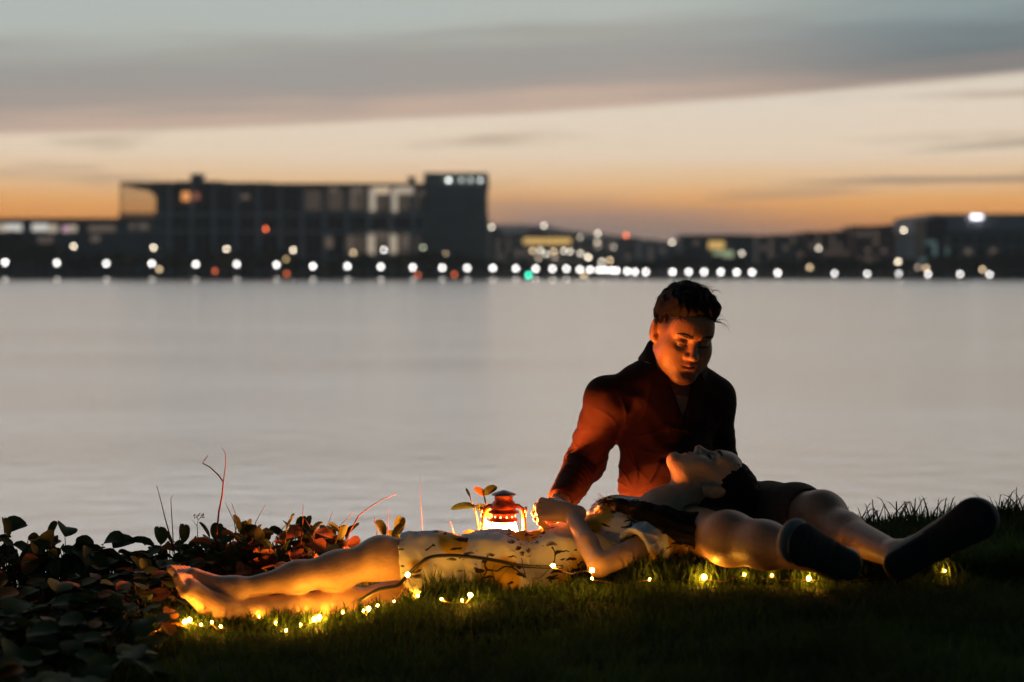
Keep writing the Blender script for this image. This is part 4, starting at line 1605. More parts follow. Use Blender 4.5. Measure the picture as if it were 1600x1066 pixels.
def bare_foot(f, ank, heel, ball, toe, side, r=1.0):
    """ankle, heel, ball of the foot and the tips of five toes"""
    heel, ball, toe = map(np.array, (heel, ball, toe))
    f.rc(ank, heel, 0.026 * r, 0.023 * r, 0.02)
    f.rc(ank, ball, 0.027 * r, 0.017 * r, 0.03)
    f.rc(heel, ball, 0.022 * r, 0.016 * r, 0.03)
    ax = (toe - ball)
    ax /= np.linalg.norm(ax)
    up = np.cross(ax, np.array(side, float))
    up /= np.linalg.norm(up)
    wv = np.cross(up, ax)
    f.rc(ball - wv * 0.022, ball + wv * 0.022, 0.0155 * r, 0.014 * r, 0.012)
    for i in range(5):
        o = (-0.027, -0.012, 0.001, 0.0135, 0.0245)[i]
        l_ = (1.0, 0.95, 0.84, 0.70, 0.55)[i]
        rr = (0.0105, 0.0082, 0.0078, 0.0074, 0.0070)[i]
        a = ball + wv * o
        b = a + (toe - ball) * l_ * 0.95
        m_ = (a + b) / 2 + up * 0.003
        f.rc(a, m_, rr * 1.12, rr, 0.006)
        f.rc(m_, b, rr, rr * 0.92, 0.0035)


bare_foot(g2, ankN, P(354, 936, 3.440), P(300, 903, 3.430), P(274, 883, 3.440), (0.0, 1.0, 0.25))
bare_foot(g_, ankF, P(336, 962, 3.410), P(297, 920, 3.370), P(283, 894, 3.370), (0.15, 1.0, 0.2))
# near hand laid over the man's hand
HN = Frame(w_wN + [-0.003, 0.0, 0.003], (-0.80, 0.22, 0.06), (-0.05, -0.62, 0.75), 0.92)
hand(g2, HN, side=1, curl=(1.05, 0.9, 0.5), spread=0.5, thumb=0.4)
g_.join(g2, 0.006)
V, Fc = biggest(*g_.mesh())
col = np.tile(np.array([[0.60, 0.36, 0.235]]), (len(V), 1))
col = face_colors(V, HWm, col, None, np.array([0.50, 0.17, 0.14]))
woman = mesh_obj('person', V, Fc, M['skin'], colors=col)
tag(woman, 'barefoot woman in a white floral dress lying on her back, head on his thigh', 'person', 'couple on the lake bank')
brow(V, Fc, HWm, 0.0200, 0.0050, 0.0012, woman)
mb = MB()
for s_ in (-1, 1):
    for i in range(11):
        x_ = s_ * (0.018 + 0.0026 * i)
        b_ = np.array([x_, 0.083 - 0.9 * abs(abs(x_) - 0.031) ** 1.5 * 8, -0.006])
        p = [HWm.w(b_), HWm.w(b_ + [s_ * 0.0010, 0.0035, -0.0035]), HWm.w(b_ + [s_ * 0.002, 0.0085, -0.0045])]
        mb.tube(p, [0.0006, 0.0005, 0.0002], 3, cap=False)
mb.build('eyelashes', M['brow'], woman, smooth=True)

# dress fabric: white with yellow blooms and dark sprigs
dm = bpy.data.materials.new('floral_dress_cloth')
dm.use_nodes = True
q = NG(dm.node_tree)
b = dm.node_tree.nodes['Principled BSDF']
b.inputs['Roughness'].default_value = 0.85
b.inputs['Specular IOR Level'].default_value = 0.25
tcn = q.n('ShaderNodeTexCoord')
nz = q.n('ShaderNodeTexNoise')
nz.inputs['Scale'].default_value = 22
nz.inputs['Detail'].default_value = 2
q.link(tcn.outputs['Object'], nz.inputs['Vector'])
va = q.n('ShaderNodeVectorMath', operation='MULTIPLY_ADD')
q.link(nz.outputs['Color'], va.inputs[0])
va.inputs[1].default_value = (0.035, 0.035, 0.035)
mpo = q.n('ShaderNodeMapping')
mpo.inputs['Location'].default_value = (0.43, 0.11, 0.27)
q.link(tcn.outputs['Object'], mpo.inputs[0])
q.link(mpo.outputs[0], va.inputs[2])
v1 = q.n('ShaderNodeTexVoronoi')
v1.inputs['Scale'].default_value = 8.0
q.link(va.outputs[0], v1.inputs['Vector'])
bloom = q.mr(v1.outputs['Distance'], 0.50, 0.40)
sepc = q.n('ShaderNodeSeparateColor')
q.link(v1.outputs['Color'], sepc.inputs[0])
bloom = q.m('MULTIPLY', bloom, q.m('GREATER_THAN', sepc.outputs[0], 0.12))
v2 = q.n('ShaderNodeTexVoronoi')
v2.inputs['Scale'].default_value = 31
mp2 = q.n('ShaderNodeMapping')
mp2.inputs['Rotation'].default_value = (0.3, 0.7, 0.5)
mp2.inputs['Scale'].default_value = (1.0, 1.0, 3.6)
q.link(va.outputs[0], mp2.inputs[0])
q.link(mp2.outputs[0], v2.inputs['Vector'])
leafm = q.mr(v2.outputs['Distance'], 0.50, 0.42)
near_b = q.mr(v1.outputs['Distance'], 0.62, 0.50)
sc2 = q.n('ShaderNodeSeparateColor')
q.link(v2.outputs['Color'], sc2.inputs[0])
leafm = q.m('MULTIPLY', q.m('MULTIPLY', leafm, near_b), q.m('GREATER_THAN', sc2.outputs[1], 0.60))
v3 = q.n('ShaderNodeTexVoronoi', feature='DISTANCE_TO_EDGE')
v3.inputs['Scale'].default_value = 7.0
q.link(va.outputs[0], v3.inputs['Vector'])
twig = q.mr(v3.outputs['Distance'], 0.018, 0.009)
nz3 = q.n('ShaderNodeTexNoise')
nz3.inputs['Scale'].default_value = 9
q.link(tcn.outputs['Object'], nz3.inputs['Vector'])
twig = q.m('MULTIPLY', twig, q.m('GREATER_THAN', nz3.outputs['Fac'], 0.54))
c1 = q.mix(bloom, (0.84, 0.80, 0.76, 1), (0.74, 0.42, 0.03, 1))
c2 = q.mix(q.m('MAXIMUM', leafm, twig), c1, (0.035, 0.025, 0.022, 1))
q.link(c2, b.inputs['Base Color'])
nb = q.n('ShaderNodeTexNoise')
nb.inputs['Scale'].default_value = 500
q.link(tcn.outputs['Object'], nb.inputs['Vector'])
bp = q.n('ShaderNodeBump')
bp.inputs['Distance'].default_value = 0.0005
q.link(nb.outputs['Fac'], bp.inputs['Height'])
q.link(bp.outputs[0], b.inputs['Normal'])

f = Field((-0.36, 3.30, -0.06), (0.54, 4.06, 0.36), 0.0035)
hemF = P(636, 894, 3.610)
hemN = P(634, 873, 3.530)
f.rc(hipF, hemF, 0.076, 0.064, 0.05)
f.rc(hipN, hemN, 0.074, 0.060, 0.05)
f.rc(w_pel + [0, 0.02, 0], (hemF + hemN) / 2 + [0.03, 0, 0.0], 0.078, 0.058, 0.06)
f.rc(w_pel + [0, -0.06, 0], w_pel + [0, 0.04, 0], 0.078, 0.078, 0.05)
f.rc(w_pel, w_bel, 0.078, 0.072, 0.05)
f.rc(w_bel + [0, -0.045, 0], w_bel + [0, 0.045, 0], 0.070, 0.070, 0.05)
f.rc(w_bel, w_chs, 0.072, 0.082, 0.05)
f.el(w_chs + [0, 0, 0.002], (0.135, 0.138, 0.080), 0.05)
f.el(w_chs + [-0.035, -0.062, 0.040], (0.066, 0.060, 0.046), 0.04)
f.el(w_chs + [-0.035, 0.062, 0.040], (0.066, 0.060, 0.046), 0.04)
f.rc(w_chs + [0.06, -0.06, 0.01], w_sN + [0.01, 0.01, 0.0], 0.062, 0.052, 0.04)
f.rc(w_chs + [0.06, 0.06, 0.01], w_sF + [0.01, 0.0, 0.0], 0.062, 0.052, 0.04)
f.rc(w_sN, w_sN * 0.50 + w_eN * 0.50, 0.052, 0.058, 0.03)
f.rc(w_sF, w_sF * 0.62 + w_eF * 0.38, 0.050, 0.056, 0.03)
# skirt edge spreading on the grass towards the viewer
f.wrinkle(0.0050, 52, (0.35, 0.55, 0.8), seed=0.9)
f.wrinkle(0.0018, 130, (0.8, 0.2, 0.4), seed=3.3)
f.folds(w_bel + [0.03, 0, 0], w_pel + [0.02, 0, 0], 0.006, 0.040, 0.18, 0.8, 0.0, 0.9)
f.rays(w_chs + [0.05, -0.12, 0.0], (0.2, -1, 0.4), 0.006, 10, 0.03, 0.14, 0.3)
for (hp, kn, r_) in ((hipF, kneF, 0.09), (hipN, kneN, 0.09)):
    pass
dh = (kneF - hipF) / np.linalg.norm(kneF - hipF)
n0 = P(630, 880, 3.550)
f.fn(np.array([-0.34, 3.3, -0.05]), n0 + [0.05, 0.4, 0.2], lambda x, y, z: (x - n0[0]) + 0.12 * (z - n0[2]) + 0.004 * np.sin(y * 60), 0.004, 's')
f.rc(hemF + dh * 0.03, hemF - dh * 0.004, 0.056, 0.056, 0.003, 's')
dn = (kneN - hipN) / np.linalg.norm(kneN - hipN)
f.rc(hemN + dn * 0.03, hemN - dn * 0.004, 0.052, 0.052, 0.003, 's')
# open sleeve end and neckline
dS = (w_eN - w_sN) / np.linalg.norm(w_eN - w_sN)
s0 = w_sN + dS * 0.118
f.fn(s0 - 0.09, s0 + 0.09, lambda x, y, z: np.maximum(-((x - s0[0]) * dS[0] + (y - s0[1]) * dS[1] + (z - s0[2]) * dS[2]),
     np.sqrt((x - s0[0]) ** 2 + (y - s0[1]) ** 2 + (z - s0[2]) ** 2) - 0.075), 0.004, 's')
f.rc(s0 - dS * 0.012, s0 + dS * 0.03, 0.044, 0.046, 0.003, 's')
f.rc(w_nek + [0.10, 0, 0.03], w_nek + [0.0, 0, 0.045], 0.070, 0.055, 0.006, 's')
V, Fc = biggest(*f.mesh())
mesh_obj('dress', V, Fc, dm, woman)

# her hair: cap, loose mass under the head and the long lock over the shoulder
f = Field((0.18, 3.36, 0.0), (0.74, 3.94, 0.42), 0.003)
f.el((0, -0.024, 0.046), (0.082, 0.098, 0.088), 0.02, fr=HWm)
f.el((0, -0.065, 0.02), (0.075, 0.060, 0.085), 0.03, fr=HWm)
f.el((0, 0.160, -0.070), (0.150, 0.128, 0.122), 0.008, 's', fr=HWm)
f.el((0, 0.02, -0.150), (0.14, 0.115, 0.118), 0.01, 's', fr=HWm)
for s_ in (-1, 1):
    f.el((s_ * 0.090, 0.010, -0.012), (0.028, 0.036, 0.036), 0.006, 's', fr=HWm)
lock = [HWm.w((-0.045, -0.085, 0.03)), P(1120, 818, 3.590), P(1078, 822, 3.550), P(1040, 808, 3.540), P(1005, 798, 3.570), P(968, 790, 3.610), P(945, 786, 3.630)]
f.chain(lock, [0.050, 0.036, 0.030, 0.024, 0.020, 0.013, 0.006], 0.02)
lock2 = [P(1150, 830, 3.570), P(1100, 842, 3.510), P(1062, 832, 3.500), P(1025, 812, 3.530), P(990, 806, 3.560)]
f.chain(lock2, [0.034, 0.028, 0.020, 0.013, 0.006], 0.02)
f.wrinkle(0.0016, 300, (0.1, 0.3, 1.0), seed=0.7)
V, Fc = biggest(*f.mesh())
rng = random.Random(21)
mb = MB()
paths = []
for i in range(150):
    src = lock if i % 3 else lock2
    off = np.array([rng.gauss(0, 0.006), rng.gauss(0, 0.010), rng.gauss(0, 0.010)])
    k0 = rng.randrange(0, 3)
    pts = []
    rr = [0.050, 0.034, 0.028, 0.022, 0.017, 0.011, 0.006]
    dirn = np.array([0, rng.gauss(-0.4, 0.6), rng.gauss(0.5, 0.6)])
    dirn /= np.linalg.norm(dirn)
    for k in range(k0, len(src)):
        pts.append(src[k] + dirn * rr[k] * 0.98 + off * 0.5 * (k / len(src)))
    pts.append(src[-1] + off * 1.5 + [-0.012, 0, -0.004])
    paths.append(pts)
paths += hairline(HWm, rng, 420, (0, -0.020, 0.040), (0.0785, 0.0965, 0.085),
                  [((0, 0.160, -0.070), (0.150, 0.128, 0.122)), ((0, 0.02, -0.150), (0.14, 0.115, 0.118))],
                  lambda p: (0.0, -1.0, 0.55), 0.015, 0.035)
for i in range(160):
    a = rng.uniform(0.3, 2.9)
    b_ = rng.uniform(-1.0, 1.0)
    base = np.array([0.080 * math.cos(a), -0.024 + 0.096 * b_ * 0.9, 0.046 + 0.086 * math.sin(a) * math.sqrt(max(0.05, 1 - 0.8 * b_ * b_))])
    p = [HWm.w(base), HWm.w(base * 1.03 + [0, -0.014, 0.004]), HWm.w(base * 1.02 + [0, -0.030, 0.0])]
    paths.append(p)
strands(mb, paths, 0.0011, 3)
allV = np.concatenate([V, np.array(mb.v)])
mbf = [q_ for q_ in mb.f if len(q_) == 4]
allF = np.concatenate([Fc, np.array(mbf) + len(V)])
mesh_obj('hair', allV, allF, M['hair'], woman)


# ------------------------------------------------------------------ the lantern
M['lantern'] = material('lantern_red_metal', (0.42, 0.10, 0.045), 0.35, metal=0.55, noise=(60, 0.15))
M['lantern_cap'] = material('lantern_grey_cap', (0.20, 0.18, 0.19), 0.4, metal=0.7)
M['wire'] = material('copper_wire', (0.30, 0.16, 0.08), 0.4, metal=0.8)
M['black_cord'] = material('black_cord_rubber', (0.005, 0.004, 0.004), 0.6)
LX, LY = P(787, 800, 3.825)[0], 3.825
LZ0 = float(ground_z(LX, LY)) - 0.004
lc = np.array([LX, LY, LZ0])
lant = empty('lantern', lc, 'lit red hurricane lantern glowing on the bank behind the woman', 'lantern')
LS = (CAMZ - (766 - HY) / F * LY - LZ0) / 0.250      # fits the lantern's height to the picture


def lz(prof):
    return [(r_ * 0.95, zmap(z_) * LS) for r_, z_ in prof]


def zmap(z_):
    return z_ if z_ <= 0.060 else (0.060 + (z_ - 0.060) * 100 / 82 if z_ <= 0.142 else 0.160 + (z_ - 0.142) * 0.09 / 0.108)


mb = MB()
mb.lathe(lz([(0.030, 0.0), (0.050, 0.002), (0.053, 0.008), (0.053, 0.030), (0.050, 0.038), (0.030, 0.046), (0.022, 0.050)]), (0, 0, 0), 32)
mb.build('fuel_tank', M['lantern'], lant, smooth=True, loc='local')
mb = MB()
mb.lathe(lz([(0.022, 0.050), (0.030, 0.056), (0.038, 0.060), (0.038, 0.064), (0.028, 0.066)]), (0, 0, 0), 28)
mb.build('burner', M['lantern'], lant, smooth=True, loc='local')
glow = emitter('lantern_glass_glow', (1.0, 0.24, 0.032), 2250, light=True)
mb = MB()
mb.lathe(lz([(0.027, 0.066), (0.036, 0.078), (0.0415, 0.097), (0.041, 0.115), (0.036, 0.134), (0.031, 0.142)]), (0, 0, 0), 32)
mb.build('glass_globe', glow, lant, smooth=True, loc='local')
mb = MB()
mb.lathe(lz([(0.033, 0.142), (0.041, 0.146), (0.040, 0.150), (0.034, 0.156), (0.033, 0.170), (0.044, 0.174), (0.042, 0.178), (0.033, 0.184)]), (0, 0, 0), 32)
ring_o = mb.build('air_chamber', M['lantern'], lant, smooth=True, loc='local')
holes = emitter('lantern_vent_glow', (1.0, 0.50, 0.14), 7.0)
for k in range(12):
    a = 2 * math.pi * (k + 0.5) / 12
    mb = MB()
    c_, s_ = math.cos(a), math.sin(a)
    r_ = 0.0318
    mb.tube([(r_ * c_, r_ * s_, zmap(0.163) * LS), (r_ * 1.03 * c_, r_ * 1.03 * s_, zmap(0.163) * LS)], 0.0026, 8)
    mb.build('vent_hole', holes, ring_o, loc='local')
mb = MB()
mb.lathe(lz([(0.033, 0.184), (0.036, 0.190), (0.036, 0.200), (0.030, 0.210), (0.026, 0.214), (0.026, 0.230), (0.028, 0.232)]), (0, 0, 0), 32)
mb.build('chimney', M['lantern'], lant, smooth=True, loc='local')
mb = MB()
mb.lathe(lz([(0.026, 0.232), (0.034, 0.234), (0.034, 0.237), (0.022, 0.243), (0.012, 0.247), (0.004, 0.250)]), (0, 0, 0), 32)
mb.build('cap', M['lantern_cap'], lant, smooth=True, loc='local')
for s_ in (-1, 1):
    pts = [(s_ * x_, 0, zmap(z_) * LS) for x_, z_ in ((0.045, 0.022), (0.058, 0.036), (0.060, 0.060), (0.057, 0.110), (0.054, 0.165), (0.050, 0.186), (0.040, 0.196), (0.026, 0.198))]
    mb = MB()
    mb.tube(pts, 0.0058, 10)
    mb.build('side_tube', M['lantern'], lant, smooth=True, loc='local')
    mb = MB()
    mb.tube([(s_ * 0.056, -0.006, zmap(0.185) * LS), (s_ * 0.063, -0.006, zmap(0.185) * LS)], 0.008, 12)
    mb.build('handle_boss', M['lantern'], lant, smooth=True, loc='local')
mb = MB()
pts = []
for i in range(17):
    a = math.pi * i / 16
    pts.append((0.062 * math.cos(a), -0.006 - 0.078 * math.sin(a) * 0.35 + 0.0, (zmap(0.185) - 0.115 * math.sin(a)) * LS))
mb.tube([(x_, abs(y_) + 0.004, z_) for x_, y_, z_ in pts], 0.0016, 6)
mb.build('bail_handle', M['lantern_cap'], lant, smooth=True, loc='local')
mb = MB()
for zz in (0.085, 0.125):
    pr = [(0.0435 * math.cos(2 * math.pi * k / 24), 0.0435 * math.sin(2 * math.pi * k / 24), zz * LS) for k in range(25)]
    mb.tube(pr, 0.0010, 5, cap=False)
mb.build('globe_guard', M['lantern_cap'], lant, smooth=True, loc='local')

# ------------------------------------------------------------------ fairy lights
bulb_px = [(243, 984, 0), (289, 972, 1), (296, 969, 1), (345, 979, 0), (447, 985, 0), (491, 968, 1), (499, 964, 1), (499, 969, 0), (552, 936, 1), (560, 935, 0), (568, 954, 0), (576, 951, 1),
           (594, 932, 0), (601, 930, 1), (606, 932, 0), (405, 963, 0), (431, 973, 0), (470, 976, 0), (520, 950, 0), (536, 957, 0), (590, 946, 0), (616, 940, 0), (672, 924, 0), (690, 936, 0), (314, 976, 0), (331, 972, 0), (637, 898, 1), (652, 932, 1), (722, 938, 0), (735, 930, 1), (818, 905, 2), (864, 884, 1), (925, 891, 1), (925, 904, 0),
           (1015, 905, 0), (1100, 902, 2), (1163, 898, 0), (1206, 899, 0), (1264, 904, 1), (1476, 892, 0)]  # tiny glows at far left and right stand in for lit grass tips
bg_ = emitter('fairy_bulb_glow', (1.0, 0.42, 0.035), 500, light=True)
bg_dim = emitter('fairy_bulb_glow_dim', (1.0, 0.42, 0.035), 430, light=True)
fl = empty('string_light', (0, 3.4, 0), 'warm fairy light string lying in the grass before the couple', 'fairy lights')
bulb_px.sort()
bulbs = []
for (px, py, big) in bulb_px:
    zz = 0.02
    if px == 637:
        p = P(px, py, 3.28)
    elif px in (864, 925):
        p = P(px, py, 3.39 if px == 864 else 3.30)
    else:
        yy = 3.4
        for _ in range(6):
            zz = float(ground_z((px - 800) / F * yy, yy)) + 0.023
            yy = (CAMZ - zz) * F / (py - HY)
        p = P(px, py, yy)
    bulbs.append(p)
    r_ = (0.0021, 0.0048, 0.0060)[big]
    mb = MB()
    mb.lathe([(r_ * 0.3, -r_ * 0.95), (r_ * 0.8, -r_ * 0.6), (r_, 0), (r_ * 0.8, r_ * 0.6), (r_ * 0.3, r_ * 0.95)], tuple(p), 10)
    mb.build('bulb_or_lit_tip', bg_dim if 600 < px < 960 else bg_, fl, smooth=True)
rng = random.Random(3)
pts = []
for i in range(len(bulbs) - 1):
    a, b_ = bulbs[i], bulbs[i + 1]
    n = max(2, int(np.linalg.norm(b_ - a) / 0.02))
    ph = rng.uniform(0, 6)
    for k in range(n):
        t_ = k / n
        p = a * (1 - t_) + b_ * t_
        s_ = math.sin(math.pi * t_)
        p = p + np.array([0, 0.012 * s_ * math.sin(t_ * 9 + ph), -0.006 * s_ * (1 + math.sin(t_ * 7 + ph)) - 0.004])
        pts.append(p)
pts.append(bulbs[-1])
mb = MB()
mb.tube(pts, 0.0010, 5)
mb.build('wire', M['wire'], fl, smooth=True)

# black cord arched over the grass in front of the hip
cp = [(560, 940, 3.40), (590, 922, 3.37), (620, 915, 3.34), (634, 902, 3.33), (652, 884, 3.33), (672, 871, 3.34), (700, 868, 3.36), (735, 870, 3.38), (775, 876, 3.40), (815, 884, 3.42), (845, 886, 3.43), (880, 886, 3.42)]
cp = [P(*c) for c in cp]
fine = []
for i in range(len(cp) - 1):
    p0, p1, p2, p3 = cp[max(i - 1, 0)], cp[i], cp[i + 1], cp[min(i + 2, len(cp) - 1)]
    for k in range(6):
        t_ = k / 6
        fine.append(0.5 * ((2 * p1) + (-p0 + p2) * t_ + (2 * p0 - 5 * p1 + 4 * p2 - p3) * t_ ** 2 + (-p0 + 3 * p1 - 3 * p2 + p3) * t_ ** 3))
fine.append(cp[-1])
mb = MB()
mb.tube(fine, 0.0044, 8)
tag(mb.build('cord', M['black_cord'], None, smooth=True), 'thick black cord arching in front of the white floral dress', 'cord')


# ------------------------------------------------------------------ vegetation on the bank
M['grass'] = material('grass_blade', (0.070, 0.115, 0.026), 0.75, noise=(3.0, 0.45), trans=0.4, spec=0.15)
M['leaf'] = [material('leaf_deep_green', (0.032, 0.062, 0.022), 0.75, noise=(25, 0.3), trans=0.15, spec=0.18),
             material('leaf_mid_green', (0.070, 0.095, 0.030), 0.75, noise=(25, 0.3), trans=0.15, spec=0.18),
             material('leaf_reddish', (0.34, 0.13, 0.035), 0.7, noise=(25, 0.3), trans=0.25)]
M['stem'] = material('plant_stem', (0.10, 0.055, 0.025), 0.7)
M['dry'] = material('dry_stalk', (0.28, 0.12, 0.06), 0.8)

# places where bodies press the grass down
press = []
for a, b_, r_ in ((w_chs, w_pel, 0.15), (w_pel, kneF, 0.10), (kneF, ankF, 0.06), (kneN, ankN, 0.05), (w_sN, w_eN, 0.035), (hipR, kneR, 0.07), (kneR, ankR, 0.04),
                  (hipL, kneL, 0.08), (kneL, ankL, 0.04), (m_pel, w_chs, 0.12), (m_pel, m_pel + [0.1, 0.1, 0], 0.2)):
    press.append((np.array(a)[:2], np.array(b_)[:2], r_))
press.append((np.array([LX, LY]), np.array([LX + 0.001, LY]), 0.055))


def pressed(x, y):
    f_ = np.ones_like(x)
    for a, b_, r_ in press:
        ab = b_ - a
        t_ = np.clip(((x - a[0]) * ab[0] + (y - a[1]) * ab[1]) / (ab @ ab + 1e-9), 0, 1)
        d = np.hypot(x - a[0] - t_ * ab[0], y - a[1] - t_ * ab[1])
        f_ = np.minimum(f_, np.clip((d - r_ * 0.62) / (r_ * 0.45 + 0.012), 0.12, 1))
    return f_


LB = [b_ for b_, q_ in zip(bulbs, bulb_px) if q_[0] not in (637, 864, 925)]
BX = np.array([b_[0] for b_ in LB])
BY = np.array([b_[1] for b_ in LB])
o_ = np.argsort(BX)
BX, BY = BX[o_], BY[o_]


def lane(x):
    return np.mean([np.interp(x + d_, BX, BY) for d_ in (-0.08, -0.04, 0, 0.04, 0.08)], axis=0)


def grass_blades(n, seed, x0, x1, y0, y1, hmin, hmax, wmax, keep=None, strip=False):
    r = np.random.default_rng(seed)
    x = r.uniform(x0, x1, n)
    y = r.uniform(y0, y1, n)
    clump = 0.5 + 0.5 * np.sin(x * 23 + 3 * np.sin(y * 11)) * np.sin(y * 19 + 2 * np.sin(x * 13))
    m = np.abs(x) < 0.40 * y + 0.08
    if keep is not None:
        m &= keep(x, y)
    pr = pressed(x, y)
    m &= pr > -1
    if strip:
        dl = y - lane(x)
        m &= (dl > 0.0) & (dl < 0.13)
    x, y, clump, pr = x[m], y[m], clump[m], pr[m]
    n = len(x)
    h = (hmin + (hmax - hmin) * r.beta(2, 3, n)) * (0.65 + 0.6 * clump) * ((0.75 + 0.25 * pr) if strip else (0.45 + 0.55 * pr))
    dl = y - lane(x)
    front = np.exp(-((dl + 0.012) / 0.022) ** 2) * (dl < 0.015)
    h = h * (1 - 0.45 * front)
    if strip:
        h = h * (0.62 + 0.38 * sstep(-0.42, -0.25, x))
    dmin = np.full(n, 9.0)
    for bx_, by_ in zip(BX, BY):
        dmin = np.minimum(dmin, np.hypot(x - bx_, np.where(y < by_, (y - by_) * 0.25, y - by_)))
    h = h * np.clip(dmin / 0.016, 0.25, 1)
    w = wmax * r.uniform(0.45, 1.0, n)
    a = r.uniform(0, 2 * np.pi, n)
    lean = r.uniform(0.1, 0.9, n) * h
    z = ground_z(x, y) - 0.004
    ux, uy = np.cos(a), np.sin(a)
    px_, py_ = -uy, ux
    V = np.zeros((n, 7, 3))
    for i, (t_, ww) in enumerate(((0.0, 1.0), (0.4, 0.9), (0.75, 0.6))):
        cx = x + ux * lean * t_ ** 2
        cy_ = y + uy * lean * t_ ** 2
        cz = z + h * t_ * (1 - 0.12 * t_)
        V[:, 2 * i, 0] = cx - px_ * w * ww * 0.5
        V[:, 2 * i, 1] = cy_ - py_ * w * ww * 0.5
        V[:, 2 * i, 2] = cz
        V[:, 2 * i + 1, 0] = cx + px_ * w * ww * 0.5
        V[:, 2 * i + 1, 1] = cy_ + py_ * w * ww * 0.5
        V[:, 2 * i + 1, 2] = cz
    V[:, 6, 0] = x + ux * lean
    V[:, 6, 1] = y + uy * lean
    V[:, 6, 2] = z + h * 0.9
    base = np.arange(n)[:, None] * 7
    q1 = base + np.array([[0, 1, 3, 2]])
    q2 = base + np.array([[2, 3, 5, 4]])
    q3 = base + np.array([[4, 5, 6, 6]])
    return V.reshape(-1, 3), np.concatenate([q1, q2]), base + np.array([[4, 5, 6]])


Vs, Qs, Ts = [], [], []
off = 0
for args in ((46000, 1, -1.5, 1.8, 2.35, 4.2, 0.022, 0.065, 0.0050), (30000, 2, -1.4, 1.7, 2.3, 3.5, 0.018, 0.050, 0.0042),
             (52000, 3, -0.9, 1.35, 3.0, 3.65, 0.045, 0.125, 0.0062, None, True), (9000, 4, 0.35, 1.9, 3.85, 4.3, 0.025, 0.060, 0.0040)):
    V, Qd, T3 = grass_blades(*args)
    Vs.append(V)
    Qs.append(Qd + off)
    Ts.append(T3 + off)
    off += len(V)
V = np.concatenate(Vs)
Qd = np.concatenate(Qs)
T3 = np.concatenate(Ts)
me = bpy.data.meshes.new('grass')
me.vertices.add(len(V))
me.vertices.foreach_set('co', V.astype(np.float32).ravel())
li = np.concatenate([Qd.ravel(), T3.ravel()]).astype(np.int32)
me.loops.add(len(li))
me.loops.foreach_set('vertex_index', li)
me.polygons.add(len(Qd) + len(T3))
me.polygons.foreach_set('loop_start', np.concatenate([np.arange(len(Qd)) * 4, len(Qd) * 4 + np.arange(len(T3)) * 3]).astype(np.int32))
me.update(calc_edges=True)
me.materials.append(M['grass'])
go = bpy.data.objects.new('grass', me)
COL.objects.link(go)
tag(go, 'short dark green grass on the bank', 'grass', kind='stuff')


def leaf(mb, base, d, up, L_, wd, fold=0.25, droop=0.3, notch=0.0):
    """broad rounded leaf with a midrib fold"""
    d = np.array(d, float)
    d /= np.linalg.norm(d)
    up = np.array(up, float)
    up = up - d * (up @ d)
    up /= np.linalg.norm(up) + 1e-9
    s = np.cross(d, up)
    prof = [(0.0, 0.10), (0.12, 0.55), (0.30, 0.90), (0.52, 1.0), (0.74, 0.96), (0.91, 0.70), (1.0, 0.22)]
    V, Fc = [], []
    for i, (t_, w_) in enumerate(prof):
        c = base + d * L_ * t_ - up * L_ * droop * t_ * t_
        hw = wd * 0.5 * w_
        for j, q_ in enumerate((-1, -0.5, 0, 0.5, 1)):
            tt = (0.06 * notch if q_ == 0 and i == len(prof) - 1 else 0)
            V.append(c + s * hw * q_ + up * abs(q_) * hw * fold + d * L_ * -tt)
    for i in range(len(prof) - 1):
        for j in range(4):
            a = i * 5 + j
            Fc.append((a, a + 1, a + 6, a + 5))
    mb.add(V, Fc)


def plant_proto(seed, n, h, spread, lsize, mat_w):
    """leaf meshes (one per leaf colour) and a stem mesh; base at the origin"""
    rng = random.Random(seed)
    lm = [MB(), MB(), MB()]
    sm = MB()
    for i in range(n):
        a = rng.uniform(0, 2 * math.pi)
        r = spread * math.sqrt(rng.random())
        hh = h * rng.uniform(0.35, 1.0) * (1 - 0.35 * (r / spread) ** 2)
        tip = np.array([r * math.cos(a), r * math.sin(a), hh])
        b0 = np.array([tip[0] * 0.45, tip[1] * 0.45, -0.01])
        md = np.array([tip[0] * 0.8, tip[1] * 0.8, hh * 0.6])
        sm.tube([b0, md, tip], [0.0022, 0.0018, 0.0012], 5, cap=False)
        d = np.array([math.cos(a + rng.gauss(0, 0.8)), math.sin(a + rng.gauss(0, 0.8)), rng.uniform(-0.35, 0.75)])
        up = np.array([rng.gauss(0, 0.35), rng.gauss(0, 0.35), 1.0])
        L_ = lsize * rng.uniform(0.65, 1.2)
        k = rng.choices((0, 1, 2), mat_w)[0]
        leaf(lm[k], tip, d, up, L_, L_ * rng.uniform(0.72, 0.98), rng.uniform(0.1, 0.45), rng.uniform(0.05, 0.5), 1)
    return lm, sm


protos = []
for i, (n, h, sp, ls, mw) in enumerate(((20, 0.13, 0.085, 0.060, (6, 3, 0.4)), (24, 0.11, 0.10, 0.052, (5, 3, 1)), (16, 0.16, 0.07, 0.056, (5, 4, 0.5)),
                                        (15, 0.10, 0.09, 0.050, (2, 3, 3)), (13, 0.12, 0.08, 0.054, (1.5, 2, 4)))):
    lm, sm = plant_proto(100 + i, n, h, sp, ls, mw)
    ds = []
    for k, b_ in enumerate(lm):
        if b_.v:
            o = b_.build('leaves', M['leaf'][k], None, smooth=True)
            ds.append(('leaves', o.data))
            bpy.data.objects.remove(o)
    o = sm.build('stem', M['stem'], None, smooth=True)
    ds.append(('stem', o.data))
    bpy.data.objects.remove(o)
    protos.append(ds)


